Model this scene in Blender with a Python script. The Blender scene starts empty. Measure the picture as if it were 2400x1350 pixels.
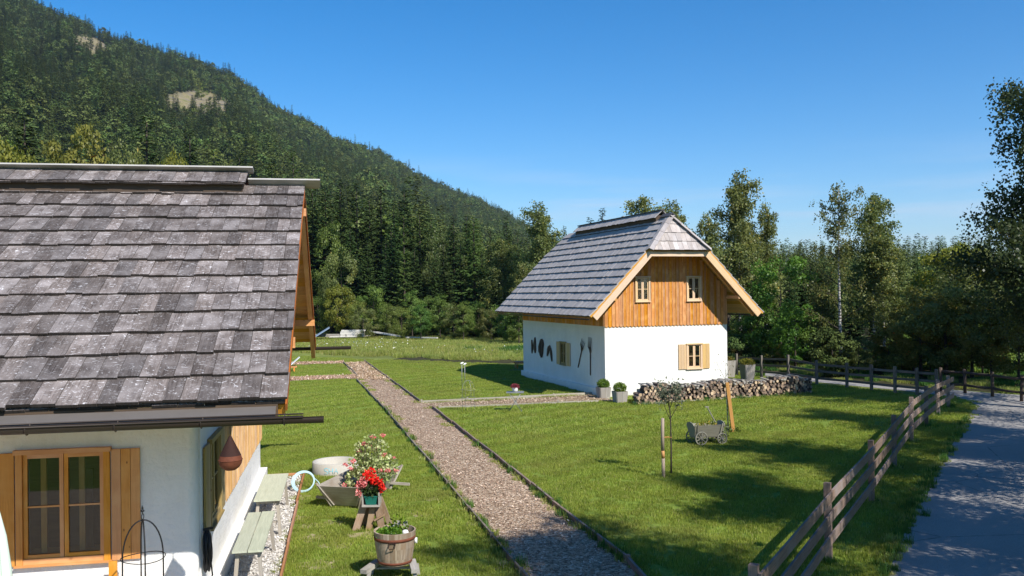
import bpy, math, random
import numpy as np
from mathutils import Matrix, Vector
R_ = math.radians
random.seed(7); rng = np.random.default_rng(7)
S = bpy.context.scene
C = S.collection

# ------------------------------------------------------------------ camera
FPX = 2058.4; CH = 4.4
def cam_axes(p, r):
    fw = np.array([0, math.cos(p), -math.sin(p)]); rt = np.array([1, 0, 0.]); dn = np.cross(fw, rt)
    c, s = math.cos(r), math.sin(r)
    return np.array([c*rt+s*dn, -s*rt+c*dn, fw])
CM = cam_axes(R_(-.2728), R_(.7043))
cam = bpy.data.cameras.new('camera'); camo = bpy.data.objects.new('camera', cam); C.objects.link(camo)
cam.sensor_width = 36; cam.lens = FPX/2400*36; cam.clip_start = .1; cam.clip_end = 9000
m = Matrix.Identity(4)
for i in range(3):
    m[i][0] = CM[0][i]; m[i][1] = -CM[1][i]; m[i][2] = -CM[2][i]
m[0][3], m[1][3], m[2][3] = 0, 0, CH
camo.matrix_world = m; S.camera = camo

# ------------------------------------------------------------------ world, sun, exposure
SUN_B, SUN_E = 140.5, 43.0            # bearing clockwise from +y, elevation
w = bpy.data.worlds.new('World'); S.world = w; w.use_nodes = True
nt = w.node_tree; bg = nt.nodes['Background']
sky = nt.nodes.new('ShaderNodeTexSky'); sky.sky_type = 'NISHITA'; sky.sun_disc = False
sky.sun_elevation = R_(SUN_E); sky.sun_rotation = R_(SUN_B)
sky.altitude = 900; sky.air_density = 1.0; sky.dust_density = .25; sky.ozone_density = 4.0
hs = nt.nodes.new('ShaderNodeHueSaturation'); hs.inputs[1].default_value = 1.38; nt.links.new(sky.outputs[0], hs.inputs[4])
tcw = nt.nodes.new('ShaderNodeTexCoord'); mpw = nt.nodes.new('ShaderNodeMapping'); mpw.inputs[3].default_value = (1.2, 1.2, 16); nt.links.new(tcw.outputs['Generated'], mpw.inputs[0])
nw1 = nt.nodes.new('ShaderNodeTexNoise'); nw1.inputs['Scale'].default_value = 2.6; nw1.inputs['Detail'].default_value = 7; nt.links.new(mpw.outputs[0], nw1.inputs[0])
rw = nt.nodes.new('ShaderNodeMapRange'); rw.inputs[1].default_value = .50; rw.inputs[2].default_value = .78; nt.links.new(nw1.outputs[0], rw.inputs[0])
sxyz = nt.nodes.new('ShaderNodeSeparateXYZ'); nt.links.new(tcw.outputs['Generated'], sxyz.inputs[0])
rz_ = nt.nodes.new('ShaderNodeMapRange'); rz_.inputs[1].default_value = .16; rz_.inputs[2].default_value = .02; nt.links.new(sxyz.outputs[2], rz_.inputs[0])
mw = nt.nodes.new('ShaderNodeMath'); mw.operation = 'MULTIPLY'; nt.links.new(rw.outputs[0], mw.inputs[0]); nt.links.new(rz_.outputs[0], mw.inputs[1])
mcl = nt.nodes.new('ShaderNodeMix'); mcl.data_type = 'RGBA'; nt.links.new(mw.outputs[0], mcl.inputs[0]); nt.links.new(hs.outputs[0], mcl.inputs[6]); mcl.inputs[7].default_value = (5.2, 5.6, 6.4, 1)
nt.links.new(mcl.outputs[2], bg.inputs[0]); bg.inputs[1].default_value = .11
sun = bpy.data.lights.new('sun', 'SUN'); suno = bpy.data.objects.new('sun', sun); C.objects.link(suno)
sun.energy = 4.8; sun.angle = R_(.53); sun.color = (1, .955, .88)
sd = Vector((math.sin(R_(SUN_B))*math.cos(R_(SUN_E)), math.cos(R_(SUN_B))*math.cos(R_(SUN_E)), math.sin(R_(SUN_E))))
suno.rotation_euler = sd.to_track_quat('Z', 'Y').to_euler(); suno.location = (0, 0, 60)
S.view_settings.view_transform = 'Standard'; S.view_settings.look = 'None'
S.view_settings.exposure = 0.58; S.view_settings.gamma = 1
S.render.engine = 'CYCLES'
cy = S.cycles; cy.max_bounces = 6; cy.diffuse_bounces = 3; cy.glossy_bounces = 3; cy.transmission_bounces = 4
cy.transparent_max_bounces = 8; cy.caustics_reflective = False; cy.caustics_refractive = False

# ------------------------------------------------------------------ placing helpers
def ray(x, y): return CM.T @ np.array([(x-1200)/FPX, (y-675)/FPX, 1])
def G(x, y, z=0.):                     # point at height z seen at photo pixel x, y
    d = ray(x, y); t = (z-CH)/d[2]; return np.array([d[0]*t, d[1]*t, z])
def Dp(x, depth, z=0.):                # ground point in the direction of column x
    return np.array([(x-1200)/FPX*depth, depth, z])
def topz(y, depth, x=1200): return CH+(684.8-.0123*(x-1200)-y)/FPX*depth
def topix(P):
    v = CM @ (np.array(P)-[0, 0, CH]); return 1200+FPX*v[0]/v[2], 675+FPX*v[1]/v[2]

# ------------------------------------------------------------------ materials
def srgb(r, g, b):
    f = lambda c: (c/255/12.92 if c/255 <= .04045 else ((c/255+.055)/1.055)**2.4)
    return (f(r), f(g), f(b), 1)
class NM:
    def __init__(s, name):
        s.m = bpy.data.materials.new(name); s.m.use_nodes = True; s.t = s.m.node_tree; s.t.nodes.clear()
        s.out = s.n('ShaderNodeOutputMaterial')
    def n(s, ty, **k):
        o = s.t.nodes.new(ty)
        for a, b in k.items(): setattr(o, a, b)
        return o
    def l(s, a, b): s.t.links.new(a, b)
    def put(s, sock, v):
        if hasattr(v, 'is_linked') or hasattr(v, 'links'): s.l(v, sock)
        else: sock.default_value = v
    def attr(s, name, out='Fac'): return s.n('ShaderNodeAttribute', attribute_name=name).outputs[out]
    def pos(s, which='Object'):
        if which == 'World': return s.n('ShaderNodeNewGeometry').outputs['Position']
        return s.n('ShaderNodeTexCoord').outputs[which]
    def map(s, v, sc=(1, 1, 1), loc=(0, 0, 0), rot=(0, 0, 0)):
        o = s.n('ShaderNodeMapping'); s.l(v, o.inputs[0]); o.inputs[1].default_value = loc
        o.inputs[2].default_value = rot; o.inputs[3].default_value = sc; return o.outputs[0]
    def noise(s, v, sc, det=4, rough=.55, dist=0, out='Fac'):
        o = s.n('ShaderNodeTexNoise'); s.l(v, o.inputs['Vector']); o.inputs['Scale'].default_value = sc
        o.inputs['Detail'].default_value = det; o.inputs['Roughness'].default_value = rough
        o.inputs['Distortion'].default_value = dist; return o.outputs[out]
    def vor(s, v, sc, out='Distance', feature='F1'):
        o = s.n('ShaderNodeTexVoronoi', feature=feature); s.l(v, o.inputs['Vector']); o.inputs['Scale'].default_value = sc
        return o.outputs[out]
    def math(s, op, a, b=0., c=None):
        o = s.n('ShaderNodeMath', operation=op); s.put(o.inputs[0], a); s.put(o.inputs[1], b)
        if c is not None: s.put(o.inputs[2], c)
        return o.outputs[0]
    def ramp(s, f, *st):
        o = s.n('ShaderNodeValToRGB'); s.l(f, o.inputs[0]); e = o.color_ramp.elements
        while len(e) > 1: e.remove(e[-1])
        e[0].position, e[0].color = st[0][0], col(st[0][1])
        for p, c in st[1:]:
            q = e.new(p); q.color = col(c)
        return o.outputs[0]
    def mix(s, f, a, b, mode='MIX'):
        o = s.n('ShaderNodeMix', data_type='RGBA', blend_type=mode)
        s.put(o.inputs[0], f); s.put(o.inputs[6], col(a)); s.put(o.inputs[7], col(b)); return o.outputs[2]
    def hsv(s, c, h=.5, sa=1., v=1.):
        o = s.n('ShaderNodeHueSaturation'); s.put(o.inputs[0], h); s.put(o.inputs[1], sa); s.put(o.inputs[2], v)
        s.put(o.inputs[4], c); return o.outputs[0]
    def bump(s, h, st=.3, dist=.02):
        o = s.n('ShaderNodeBump'); s.l(h, o.inputs['Height']); o.inputs['Strength'].default_value = st
        o.inputs['Distance'].default_value = dist; return o.outputs[0]
    def pbr(s, c, rough=.7, nrm=None, metal=0., spec=.4):
        o = s.n('ShaderNodeBsdfPrincipled'); s.put(o.inputs['Base Color'], col(c)); s.put(o.inputs['Roughness'], rough)
        s.put(o.inputs['Metallic'], metal); o.inputs['Specular IOR Level'].default_value = spec
        if nrm is not None: s.l(nrm, o.inputs['Normal'])
        s.l(o.outputs[0], s.out.inputs[0]); return o
def col(c):
    if isinstance(c, (tuple, list)): return tuple(c) if len(c) == 4 else (*c, 1)
    return c
MAT = {}
def wood(name, a, b, c=None, grain=1., rnd=.35, rough=.75, knots=0., spec=.25, specks=0., bump=.25):
    """planks: uv = metres across / along the grain, rnd = one random number per plank"""
    M = NM(name); uv = M.pos('UV'); r = M.attr('rnd')
    off = M.n('ShaderNodeCombineXYZ'); M.put(off.inputs[0], M.math('MULTIPLY', r, 37.)); M.put(off.inputs[1], M.math('MULTIPLY', r, 91.))
    v = M.n('ShaderNodeVectorMath', operation='ADD'); M.l(uv, v.inputs[0]); M.l(off.outputs[0], v.inputs[1]); v = v.outputs[0]
    g1 = M.noise(M.map(v, (28*grain, 1.6*grain, 1)), 1., 5, .6, 1.2)
    g2 = M.noise(M.map(v, (110*grain, 3*grain, 1)), 1., 3, .6)
    g3 = M.noise(v, 2.5, 3, .5)
    f = M.math('ADD', M.math('MULTIPLY', g1, .6), M.math('MULTIPLY', g2, .4))
    cc = M.ramp(f, (.32, a), (.62, b))
    if c: cc = M.mix(M.ramp(g3, (.45, (0, 0, 0)), (.7, (1, 1, 1))), cc, c)
    if specks:
        sp = M.noise(M.map(v, (7, 11, 1)), 1., 5, .62, 3.2)
        cc = M.mix(M.math('MULTIPLY', M.ramp(sp, (.57, (0, 0, 0)), (.70, (1, 1, 1))), specks), cc, srgb(228, 226, 228))
    if knots:
        kn = M.vor(M.map(v, (1, .55, 1)), 5.5)
        cc = M.mix(M.ramp(kn, (.035, (1, 1, 1)), (.075, (0, 0, 0))), cc, (.12, .035, .01))
    cc = M.hsv(cc, M.math('MULTIPLY_ADD', r, .01, .495), M.math('MULTIPLY_ADD', r, .3, .85), M.math('MULTIPLY_ADD', M.math('FRACT', M.math('MULTIPLY', r, 7.31)), rnd, 1-rnd/2))
    M.pbr(cc, rough, M.bump(f, bump, .01), spec=spec); MAT[name] = M.m; return M.m
wood('shingle_weathered', (.042, .032, .028), (.172, .145, .134), (.24, .21, .20), rnd=.75, rough=.75, specks=.62, spec=.15, bump=.5)
wood('shingle_butt', (.02, .016, .014), (.05, .04, .036), rnd=.5, rough=.9)  # dark weathered end grain, also painting in the shadow line below each course
wood('shingle_silver', (.27, .245, .235), (.42, .385, .365), (.40, .365, .35), rnd=.24, rough=.8, spec=.1)
wood('shingle_warm', (.29, .25, .235), (.43, .38, .35), (.46, .42, .40), rnd=.35, rough=.7, spec=.15)
wood('ridge_grey', (.34, .32, .30), (.50, .48, .45), rnd=.1, spec=.1, rough=.85)
wood('larch_orange', (.40, .15, .04), (.60, .27, .08), (.64, .33, .12), rnd=.36, knots=.5, rough=.7, spec=.15)
wood('larch_tan', (.44, .24, .10), (.62, .40, .20), (.66, .46, .25), rnd=.3, knots=.4, rough=.65)
wood('soffit_orange', (.42, .20, .055), (.60, .33, .11), rnd=.25, rough=.7)
wood('larch_pale', (.60, .40, .23), (.72, .52, .33), rnd=.15, rough=.65)
wood('larch_honey', (.48, .195, .055), (.64, .30, .10), (.66, .34, .13), rnd=.12, knots=1, rough=.5, spec=.4)
wood('shutter_pale', (.50, .32, .15), (.62, .43, .22), rnd=.15, knots=1, rough=.6)
wood('shutter_olive', (.24, .17, .07), (.34, .25, .11), rnd=.2, knots=1, rough=.6)
wood('red_edge', (.24, .075, .025), (.36, .13, .05), rnd=.3)
wood('bench_top', (.37, .39, .29), (.50, .52, .40), rnd=.15, rough=.8)
wood('bench_leg', (.27, .235, .19), (.40, .36, .30), rnd=.25)
wood('grey_wood', (.20, .18, .155), (.36, .335, .295), (.42, .39, .34), rnd=.3, rough=.85)
wood('trough_wood', (.25, .22, .18), (.42, .38, .33), (.27, .22, .17), rnd=.3, rough=.9)
wood('tub_wood', (.17, .12, .08), (.42, .34, .26), (.28, .19, .12), rnd=.55, rough=.9)
wood('saw_wood', (.15, .09, .05), (.33, .22, .14), (.30, .24, .18), rnd=.6, rough=.9)
wood('fence_wood', (.11, .078, .06), (.27, .19, .15), (.22, .18, .165), rnd=.45, rough=.8)
wood('fence_dark', (.10, .085, .07), (.19, .165, .14), rnd=.3, rough=.85)
wood('edging_wood', (.12, .095, .075), (.24, .20, .165), rnd=.4, rough=.9)
wood('rust_edging', (.30, .12, .05), (.44, .22, .11), rnd=.3, rough=.9)
wood('stake_wood', (.26, .20, .15), (.40, .32, .25), rnd=.1, rough=.8)
wood('stake_orange', (.42, .21, .08), (.56, .31, .14), rnd=.1, rough=.7)
wood('planter_wood', (.24, .215, .185), (.38, .35, .31), rnd=.3, rough=.85)
wood('wagon_wood', (.14, .13, .10), (.26, .25, .20), rnd=.35, rough=.9)
wood('dark_wood', (.045, .03, .022), (.10, .07, .05), rnd=.3, rough=.8)
wood('pale_plank', (.50, .47, .42), (.66, .63, .58), rnd=.2)
wood('lounger_wood', (.52, .20, .07), (.68, .32, .13), rnd=.2)
wood('inner_wood', (.34, .13, .035), (.52, .23, .07), rnd=.2)
def simple(name, c, rough=.5, metal=0., spec=.4, var=.15, sc=6, bump=0., bsc=40):
    M = NM(name); p = M.pos('Object'); n = M.noise(p, sc, 5)
    cc = M.hsv(col(c), .5, 1., M.math('MULTIPLY_ADD', n, 2*var, 1-var))
    M.pbr(cc, rough, M.bump(M.noise(p, bsc, 4), bump, .01) if bump else None, metal, spec); MAT[name] = M.m; return M.m
def plaster(name):
    M = NM(name); p = M.pos('Object'); n = M.noise(p, 1.3, 4); n2 = M.noise(p, 14, 4, .6)
    cc = M.ramp(n, (.3, (.72, .705, .67)), (.7, (.79, .775, .745)))
    z = M.n('ShaderNodeSeparateXYZ'); M.l(p, z.inputs[0])
    d = M.ramp(M.math('ADD', z.outputs[2], M.math('MULTIPLY', n2, .25)), (.1, (1, 1, 1)), (.38, (0, 0, 0)))
    cc = M.mix(M.math('MULTIPLY', d, .5), cc, (.40, .36, .30))
    st = M.noise(M.map(p, (3, 3, .5)), 1.5, 5, .7); cc = M.mix(M.ramp(st, (.5, (0, 0, 0)), (.75, (.35, .35, .35))), cc, (.60, .58, .54))
    M.pbr(cc, .9, M.bump(M.math('ADD', M.math('MULTIPLY', M.noise(p, 3.5, 4, .6), 2.), n2), .6, .02), spec=.2); MAT[name] = M.m
plaster('plaster')
simple('gutter_brown', (.045, .034, .028), .4, .3, var=.1)
simple('flashing', (.145, .13, .12), .5, .3, var=.12)
simple('iron_dark', (.02, .02, .022), .5, .6)
simple('rubber_black', (.012, .012, .013), .45)
simple('rust', (.15, .045, .022), .8, .2, var=.5, sc=14, bump=.2)
simple('rust_dark', (.035, .013, .009), .85, .2, var=.4, sc=14)
simple('zinc_tin', (.30, .31, .31), .5, .5)
simple('concrete', (.42, .40, .36), .9, var=.12, sc=5, bump=.4)
simple('white_plastic', (.78, .78, .76), .5, var=.03)
simple('hose_blue', (.40, .56, .62), .35, var=.06)
simple('parasol_cloth', (.62, .72, .62), .8, var=.05)
simple('pot_green', (.012, .13, .10), .4, var=.1)
simple('paint_blue', (.16, .52, .66), .8, var=.4, sc=30)
simple('soil', (.05, .035, .025), .95, var=.4, sc=20, bump=.5)
simple('tarp_blue', (.16, .22, .30), .6, var=.2)
simple('stone_white', (.72, .70, .66), .8, var=.2, sc=30)
simple('slate_cap', (.07, .068, .075), .6, var=.3)
M = NM('curtain'); M.pbr((.75, .68, .58), .9); MAT['curtain'] = M.m
M = NM('glass')
tr = M.n('ShaderNodeBsdfTransparent'); tr.inputs[0].default_value = (.86, .9, .9, 1)
gl = M.n('ShaderNodeBsdfGlossy'); gl.inputs['Roughness'].default_value = .015
fr = M.n('ShaderNodeFresnel'); fr.inputs[0].default_value = 1.55; mx = M.n('ShaderNodeMixShader')
M.put(mx.inputs[0], M.math('MULTIPLY_ADD', fr.outputs[0], .9, .0)); M.l(tr.outputs[0], mx.inputs[1]); M.l(gl.outputs[0], mx.inputs[2])
M.l(mx.outputs[0], M.out.inputs[0]); MAT['glass'] = M.m
def leafmat(name, lo, hi, tr=.3, acc=None, accp=.9, ov=.35, gloss=.015, oh=.03, lawn=False):
    M = NM(name); r = M.attr('rnd'); oi = M.n('ShaderNodeObjectInfo').outputs['Random']
    c = M.ramp(r, (0., lo), (accp-.02 if acc else 1., hi), *([(accp, acc), (1., acc)] if acc else []))
    c = M.hsv(c, M.math('MULTIPLY_ADD', oi, oh, .5-oh/2), 1., M.math('MULTIPLY_ADD', M.math('FRACT', M.math('MULTIPLY', oi, 13.7)), ov, 1-ov/2))
    if lawn:
        p = M.pos('World'); n = M.noise(p, .35, 5, .6); dist = M.n('ShaderNodeVectorMath', operation='DISTANCE'); M.l(p, dist.inputs[0]); dist.inputs[1].default_value = (36, -2, 0)
        wv = M.math('SINE', M.math('MULTIPLY', M.math('ADD', dist.outputs['Value'], M.math('MULTIPLY', n, .7)), 5.6))
        c = M.mix(M.ramp(n, (.5, (0, 0, 0)), (.72, (.55, .55, .55))), c, (.27, .27, .075)); c = M.hsv(c, .5, 1., M.math('MULTIPLY_ADD', wv, .09, 1.05))
    d = M.n('ShaderNodeBsdfDiffuse'); M.l(c, d.inputs[0]); t = M.n('ShaderNodeBsdfTranslucent')
    M.l(M.hsv(c, .485, 1.1, 1.25), t.inputs[0]); a = M.n('ShaderNodeMixShader'); a.inputs[0].default_value = tr
    M.l(d.outputs[0], a.inputs[1]); M.l(t.outputs[0], a.inputs[2])
    g = M.n('ShaderNodeBsdfGlossy'); g.inputs['Roughness'].default_value = .42; b = M.n('ShaderNodeMixShader')
    b.inputs[0].default_value = gloss; M.l(a.outputs[0], b.inputs[1]); M.l(g.outputs[0], b.inputs[2]); M.l(b.outputs[0], M.out.inputs[0])
    MAT[name] = M.m; return M.m
leafmat('needles', (.012, .026, .009), (.064, .104, .030), .12, ov=.5)
leafmat('needles_far', (.036, .060, .019), (.145, .185, .056), .1, ov=.75, oh=.06, gloss=0.)
leafmat('larch_needles', (0.058, 0.098, 0.023), (0.143, 0.195, 0.052), .3, ov=.5, oh=.05)
leafmat('leaf_far', (0.062, 0.106, 0.018), (0.188, 0.237, 0.050), .3, ov=.5, oh=.06)
leafmat('birch_leaf', (.075, .105, .028), (.235, .255, .075), .38, (.40, .32, .07), .93, oh=.03, gloss=.02)
leafmat('birch_leaf_dark', (.028, .046, .018), (.085, .115, .038), .35, (.16, .14, .04), .97, gloss=.02)
leafmat('leaf_bright', (.045, .12, .016), (.15, .29, .045), .35)
leafmat('leaf_green', (.050, .105, .018), (.20, .28, .060), .3, oh=.07, ov=.5)
leafmat('leaf_yellow', (0.099, 0.121, 0.017), (0.297, 0.275, 0.044), .4, (0.418, 0.220, 0.033), .96)
leafmat('leaf_autumn', (.09, .10, .018), (.26, .25, .055), .35, (.42, .16, .03), .94)
leafmat('leaf_variegated', (.20, .30, .08), (.62, .66, .36), .3, ov=0)
leafmat('leaf_geranium', (.02, .045, .015), (.07, .11, .03), .3, ov=0)
leafmat('petal_pink', (.70, .14, .16), (.85, .36, .38), .3, ov=0)
leafmat('petal_red', (.75, .015, .01), (.85, .05, .03), .3, ov=0)
leafmat('petal_heather', (.20, .03, .045), (.34, .08, .09), .3, ov=0)
leafmat('herb', (.06, .14, .015), (.22, .34, .04), .35, ov=0)
leafmat('box_leaf', (.06, .12, .015), (.20, .29, .05), .3, ov=0)
leafmat('olive_leaf', (.09, .11, .07), (.24, .26, .18), .3, ov=0)
leafmat('grass_blade', (.14, .195, .022), (.325, .38, .075), .35, (.44, .40, .16), .955, ov=.2, gloss=.015, oh=.02, lawn=True)
leafmat('meadow_blade', (.17, .24, .04), (.40, .42, .11), .35, (.50, .43, .20), .9, ov=.2, gloss=.01)
leafmat('weed_green', (.045, .12, .02), (.10, .20, .04), .3)
leafmat('flower_white', (.6, .6, .5), (.8, .8, .7), .3)
simple('bark_dark', (.055, .042, .032), .95, var=.3, sc=8, bump=.5)
M = NM('birch_bark'); p = M.pos('Object'); n = M.noise(M.map(p, (1.2, 1.2, 7)), 1.3, 4, .6)
M.pbr(M.ramp(n, (.44, (.035, .03, .028)), (.52, (.45, .43, .39))), .8); MAT['birch_bark'] = M.m
# ground
def groundmat():
    M = NM('lawn_soil'); p = M.pos('World')
    n = M.noise(p, .35, 5, .6); n2 = M.noise(p, 9, 5, .7); n3 = M.noise(p, 60, 3, .7)
    c = M.ramp(n2, (.3, (.10, .155, .018)), (.7, (.21, .27, .05)))
    c = M.mix(M.ramp(n, (.5, (0, 0, 0)), (.75, (.6, .6, .6))), c, (.19, .20, .05))
    dist = M.n('ShaderNodeVectorMath', operation='DISTANCE'); M.l(p, dist.inputs[0]); dist.inputs[1].default_value = (36, -2, 0)
    wv = M.math('SINE', M.math('MULTIPLY', M.math('ADD', dist.outputs['Value'], M.math('MULTIPLY', n, .5)), 5.6))
    c = M.hsv(c, .5, 1., M.math('MULTIPLY_ADD', wv, .07, 1.))
    c = M.hsv(c, .5, 1., M.math('MULTIPLY_ADD', n3, .8, .6))
    M.pbr(c, .9, M.bump(M.math('ADD', n3, n2), .5, .03), spec=.1); MAT['lawn_soil'] = M.m
    M = NM('field_ground'); p = M.pos('World'); n = M.noise(p, .25, 5, .6); n2 = M.noise(p, 3, 5, .7)
    c = M.ramp(n2, (.3, (.11, .15, .03)), (.7, (.24, .26, .07))); 
    c = M.mix(M.ramp(n, (.4, (0, 0, 0)), (.6, (.5, .5, .5))), c, (.06, .07, .025))
    M.pbr(c, .95, spec=.1); MAT['field_ground'] = M.m
    M = NM('forest_floor'); p = M.pos('World'); n = M.noise(p, .06, 6, .65); a = M.attr('bare')
    c = M.ramp(n, (.3, (.025, .035, .014)), (.7, (.05, .06, .02)))
    nb = M.noise(p, .11, 7, .75)
    c = M.mix(a, c, M.ramp(nb, (.40, (.15, .135, .13)), (.5, (.25, .20, .11)), (.6, (.12, .13, .045))))
    M.pbr(c, .95, spec=.1); MAT['forest_floor'] = M.m
    M = NM('straw_soil'); p = M.pos('World'); M.pbr(M.ramp(M.noise(p, 14, 5, .7), (.3, (.16, .17, .05)), (.55, (.33, .28, .15)), (.75, (.42, .35, .22))), .95, M.bump(M.noise(p, 40, 3), .5, .02)); MAT['straw_soil'] = M.m
    M = NM('forest_soil'); p = M.pos('World'); n = M.noise(p, 1.5, 6, .65); M.pbr(M.ramp(n, (.3, (.022, .022, .012)), (.7, (.07, .065, .03))), .95, spec=.1); MAT['forest_soil'] = M.m
    M = NM('wood_chips'); p = M.pos('World'); v = M.vor(M.map(p, (1, 1, 1)), 26, 'Color'); d = M.vor(p, 26)
    s = M.n('ShaderNodeSeparateColor'); M.l(v, s.inputs[0]); n = M.noise(p, .5, 4)
    c = M.ramp(s.outputs[0], (0., (.16, .105, .066)), (.4, (.34, .24, .16)), (.8, (.52, .38, .26)), (1., (.66, .55, .43)))
    c = M.hsv(c, .5, 1., M.math('MULTIPLY_ADD', n, .5, .7))
    M.pbr(c, .9, M.bump(M.math('ADD', s.outputs[1], d), .8, .03), spec=.15); MAT['wood_chips'] = M.m
    M = NM('asphalt'); p = M.pos('World'); n = M.noise(p, .8, 5, .6); n2 = M.noise(p, 70, 3, .8); n3 = M.noise(p, .18, 3)
    c = M.ramp(n2, (.3, (.18, .17, .16)), (.75, (.37, .35, .33)))
    c = M.hsv(c, .5, 1., M.math('MULTIPLY_ADD', M.math('ADD', n, n3), .35, .68))
    cr = M.vor(M.map(p, (1, 1, 1)), .35, 'Distance', 'DISTANCE_TO_EDGE')
    cr2 = M.math('LESS_THAN', M.math('ADD', cr, M.math('MULTIPLY', M.noise(p, 4, 4, .7), .03)), .019)
    c = M.mix(M.math('MULTIPLY', cr2, .55), c, (.05, .048, .048))
    M.pbr(c, .85, M.bump(n2, .4, .01), spec=.3); MAT['asphalt'] = M.m
    M = NM('terrace_boards'); p = M.pos('World'); M.pbr(M.ramp(M.noise(M.map(p, (1, 9, 1)), 3, 4), (.3, (.34, .25, .17)), (.7, (.50, .38, .27))), .8); MAT['terrace_boards'] = M.m
    M = NM('gravel_base'); p = M.pos('World'); v = M.vor(p, 32, 'Color'); s = M.n('ShaderNodeSeparateColor'); M.l(v, s.inputs[0])
    M.pbr(M.ramp(s.outputs[0], (0., (.30, .27, .23)), (1., (.72, .68, .62))), .9, M.bump(s.outputs[1], .6, .02)); MAT['gravel_base'] = M.m
groundmat()

# ------------------------------------------------------------------ object helpers
def tag(o, label=None, cat=None, group=None, kind=None):
    for k, v in (('label', label), ('category', cat), ('group', group), ('kind', kind)):
        if v: o[k] = v
    return o
def empty(name, loc=(0, 0, 0), rz=0., label=None, cat=None, group=None):
    o = bpy.data.objects.new(name, None); C.objects.link(o); o.location = loc; o.rotation_euler = (0, 0, rz)
    return tag(o, label, cat, group)
def link(name, me, parent=None, loc=None):
    o = bpy.data.objects.new(name, me); C.objects.link(o)
    if parent: o.parent = parent
    if loc is not None: o.location = loc
    return o
class MB:
    """collects boxes, tubes, lathes; per face a random number, per corner a uv in metres along the grain"""
    def __init__(s): s.v = []; s.f = []; s.uv = []; s.r = []; s.sm = []; s.mi = []; s.cm = 0
    def face(s, idx, uvs=None, r=0., sm=False):
        s.f.append(tuple(idx)); s.uv += list(uvs) if uvs is not None else [(0, 0)]*len(idx); s.r.append(r); s.sm.append(sm); s.mi.append(s.cm)
    def obox(s, c, hx, hy, hz, r=None):
        """centre and three half vectors; grain runs along the longest"""
        c, hx, hy, hz = (np.array(a, float) for a in (c, hx, hy, hz)); r = random.random() if r is None else r
        L = [np.linalg.norm(a) for a in (hx, hy, hz)]; g = int(np.argmax(L))
        b = len(s.v)
        for k in range(8):
            sg = [(1 if k >> i & 1 else -1) for i in range(3)]
            s.v.append(tuple(c+sg[0]*hx+sg[1]*hy+sg[2]*hz))
        flip = np.dot(np.cross(hx, hy), hz) < 0
        for q in ((0, 4, 6, 2), (1, 3, 7, 5), (0, 1, 5, 4), (2, 6, 7, 3), (0, 2, 3, 1), (4, 5, 7, 6)):
            if flip: q = q[::-1]
            uvs = []
            for k in q:
                cc = [(1 if k >> i & 1 else -1)*L[i] for i in range(3)]
                oth = [cc[i] for i in range(3) if i != g]
                uvs.append((oth[0]+oth[1], cc[g]))
            s.face([b+k for k in q], uvs, r)
        return s
    def box(s, x0, x1, y0, y1, z0, z1, r=None):
        return s.obox(((x0+x1)/2, (y0+y1)/2, (z0+z1)/2), ((x1-x0)/2, 0, 0), (0, (y1-y0)/2, 0), (0, 0, (z1-z0)/2), r)
    def bar(s, a, b, wd, th, up=(0, 0, 1), r=None):
        a, b, up = (np.array(q, float) for q in (a, b, up)); d = b-a; L = np.linalg.norm(d); d /= L
        sx = np.cross(d, up); n = np.linalg.norm(sx)
        if n < 1e-4: sx = np.cross(d, (1, 0, 0)); n = np.linalg.norm(sx)
        sx /= n; u = np.cross(sx, d)
        return s.obox((a+b)/2, sx*wd/2, u*th/2, d*L/2, r)
    def tube(s, pts, rad, seg=8, r=None, caps=True, closed=False):
        pts = [np.array(p, float) for p in pts]; n = len(pts); r = random.random() if r is None else r
        rad = [rad]*n if np.isscalar(rad) else list(rad); b = len(s.v); prev = None; ln = 0
        lens = []
        for i in range(n):
            if closed: t = pts[(i+1) % n]-pts[i-1]
            else: t = pts[min(i+1, n-1)]-pts[max(i-1, 0)]
            t = t/(np.linalg.norm(t)+1e-9)
            if prev is None:
                a = np.array((0, 0, 1.)) if abs(t[2]) < .9 else np.array((1., 0, 0))
                x = np.cross(t, a)
            else: x = prev-t*np.dot(prev, t)
            x /= np.linalg.norm(x)+1e-9; prev = x; y = np.cross(t, x)
            if i: ln += np.linalg.norm(pts[i]-pts[i-1])
            lens.append(ln)
            for k in range(seg):
                an = 2*math.pi*k/seg; s.v.append(tuple(pts[i]+rad[i]*(math.cos(an)*x+math.sin(an)*y)))
        for i in range(n if closed else n-1):
            j = (i+1) % n
            for k in range(seg):
                k2 = (k+1) % seg; q = [b+i*seg+k, b+i*seg+k2, b+j*seg+k2, b+j*seg+k]
                u0, u1 = k*.05, (k+1)*.05
                s.face(q, [(u0, lens[i]), (u1, lens[i]), (u1, lens[i]+.2), (u0, lens[i]+.2)], r, True)
        if caps and not closed:
            s.face([b+k for k in range(seg)][::-1], None, r); s.face([b+(n-1)*seg+k for k in range(seg)], None, r)
        return s
    def lathe(s, prof, c=(0, 0, 0), seg=24, r=.5, sm=True, strip=None):
        b = len(s.v); n = len(prof)
        for rr, z in prof:
            for k in range(seg):
                a = 2*math.pi*k/seg; s.v.append((c[0]+rr*math.cos(a), c[1]+rr*math.sin(a), c[2]+z))
        for i in range(n-1):
            for k in range(seg):
                k2 = (k+1) % seg; q = [b+i*seg+k, b+i*seg+k2, b+(i+1)*seg+k2, b+(i+1)*seg+k]
                R = prof[i][0]*2*math.pi/seg
                s.face(q, [(k*R, prof[i][1]), (k*R+R, prof[i][1]), (k*R+R, prof[i+1][1]), (k*R, prof[i+1][1])], (strip[k % len(strip)] if strip else r), sm)
        return s
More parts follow.
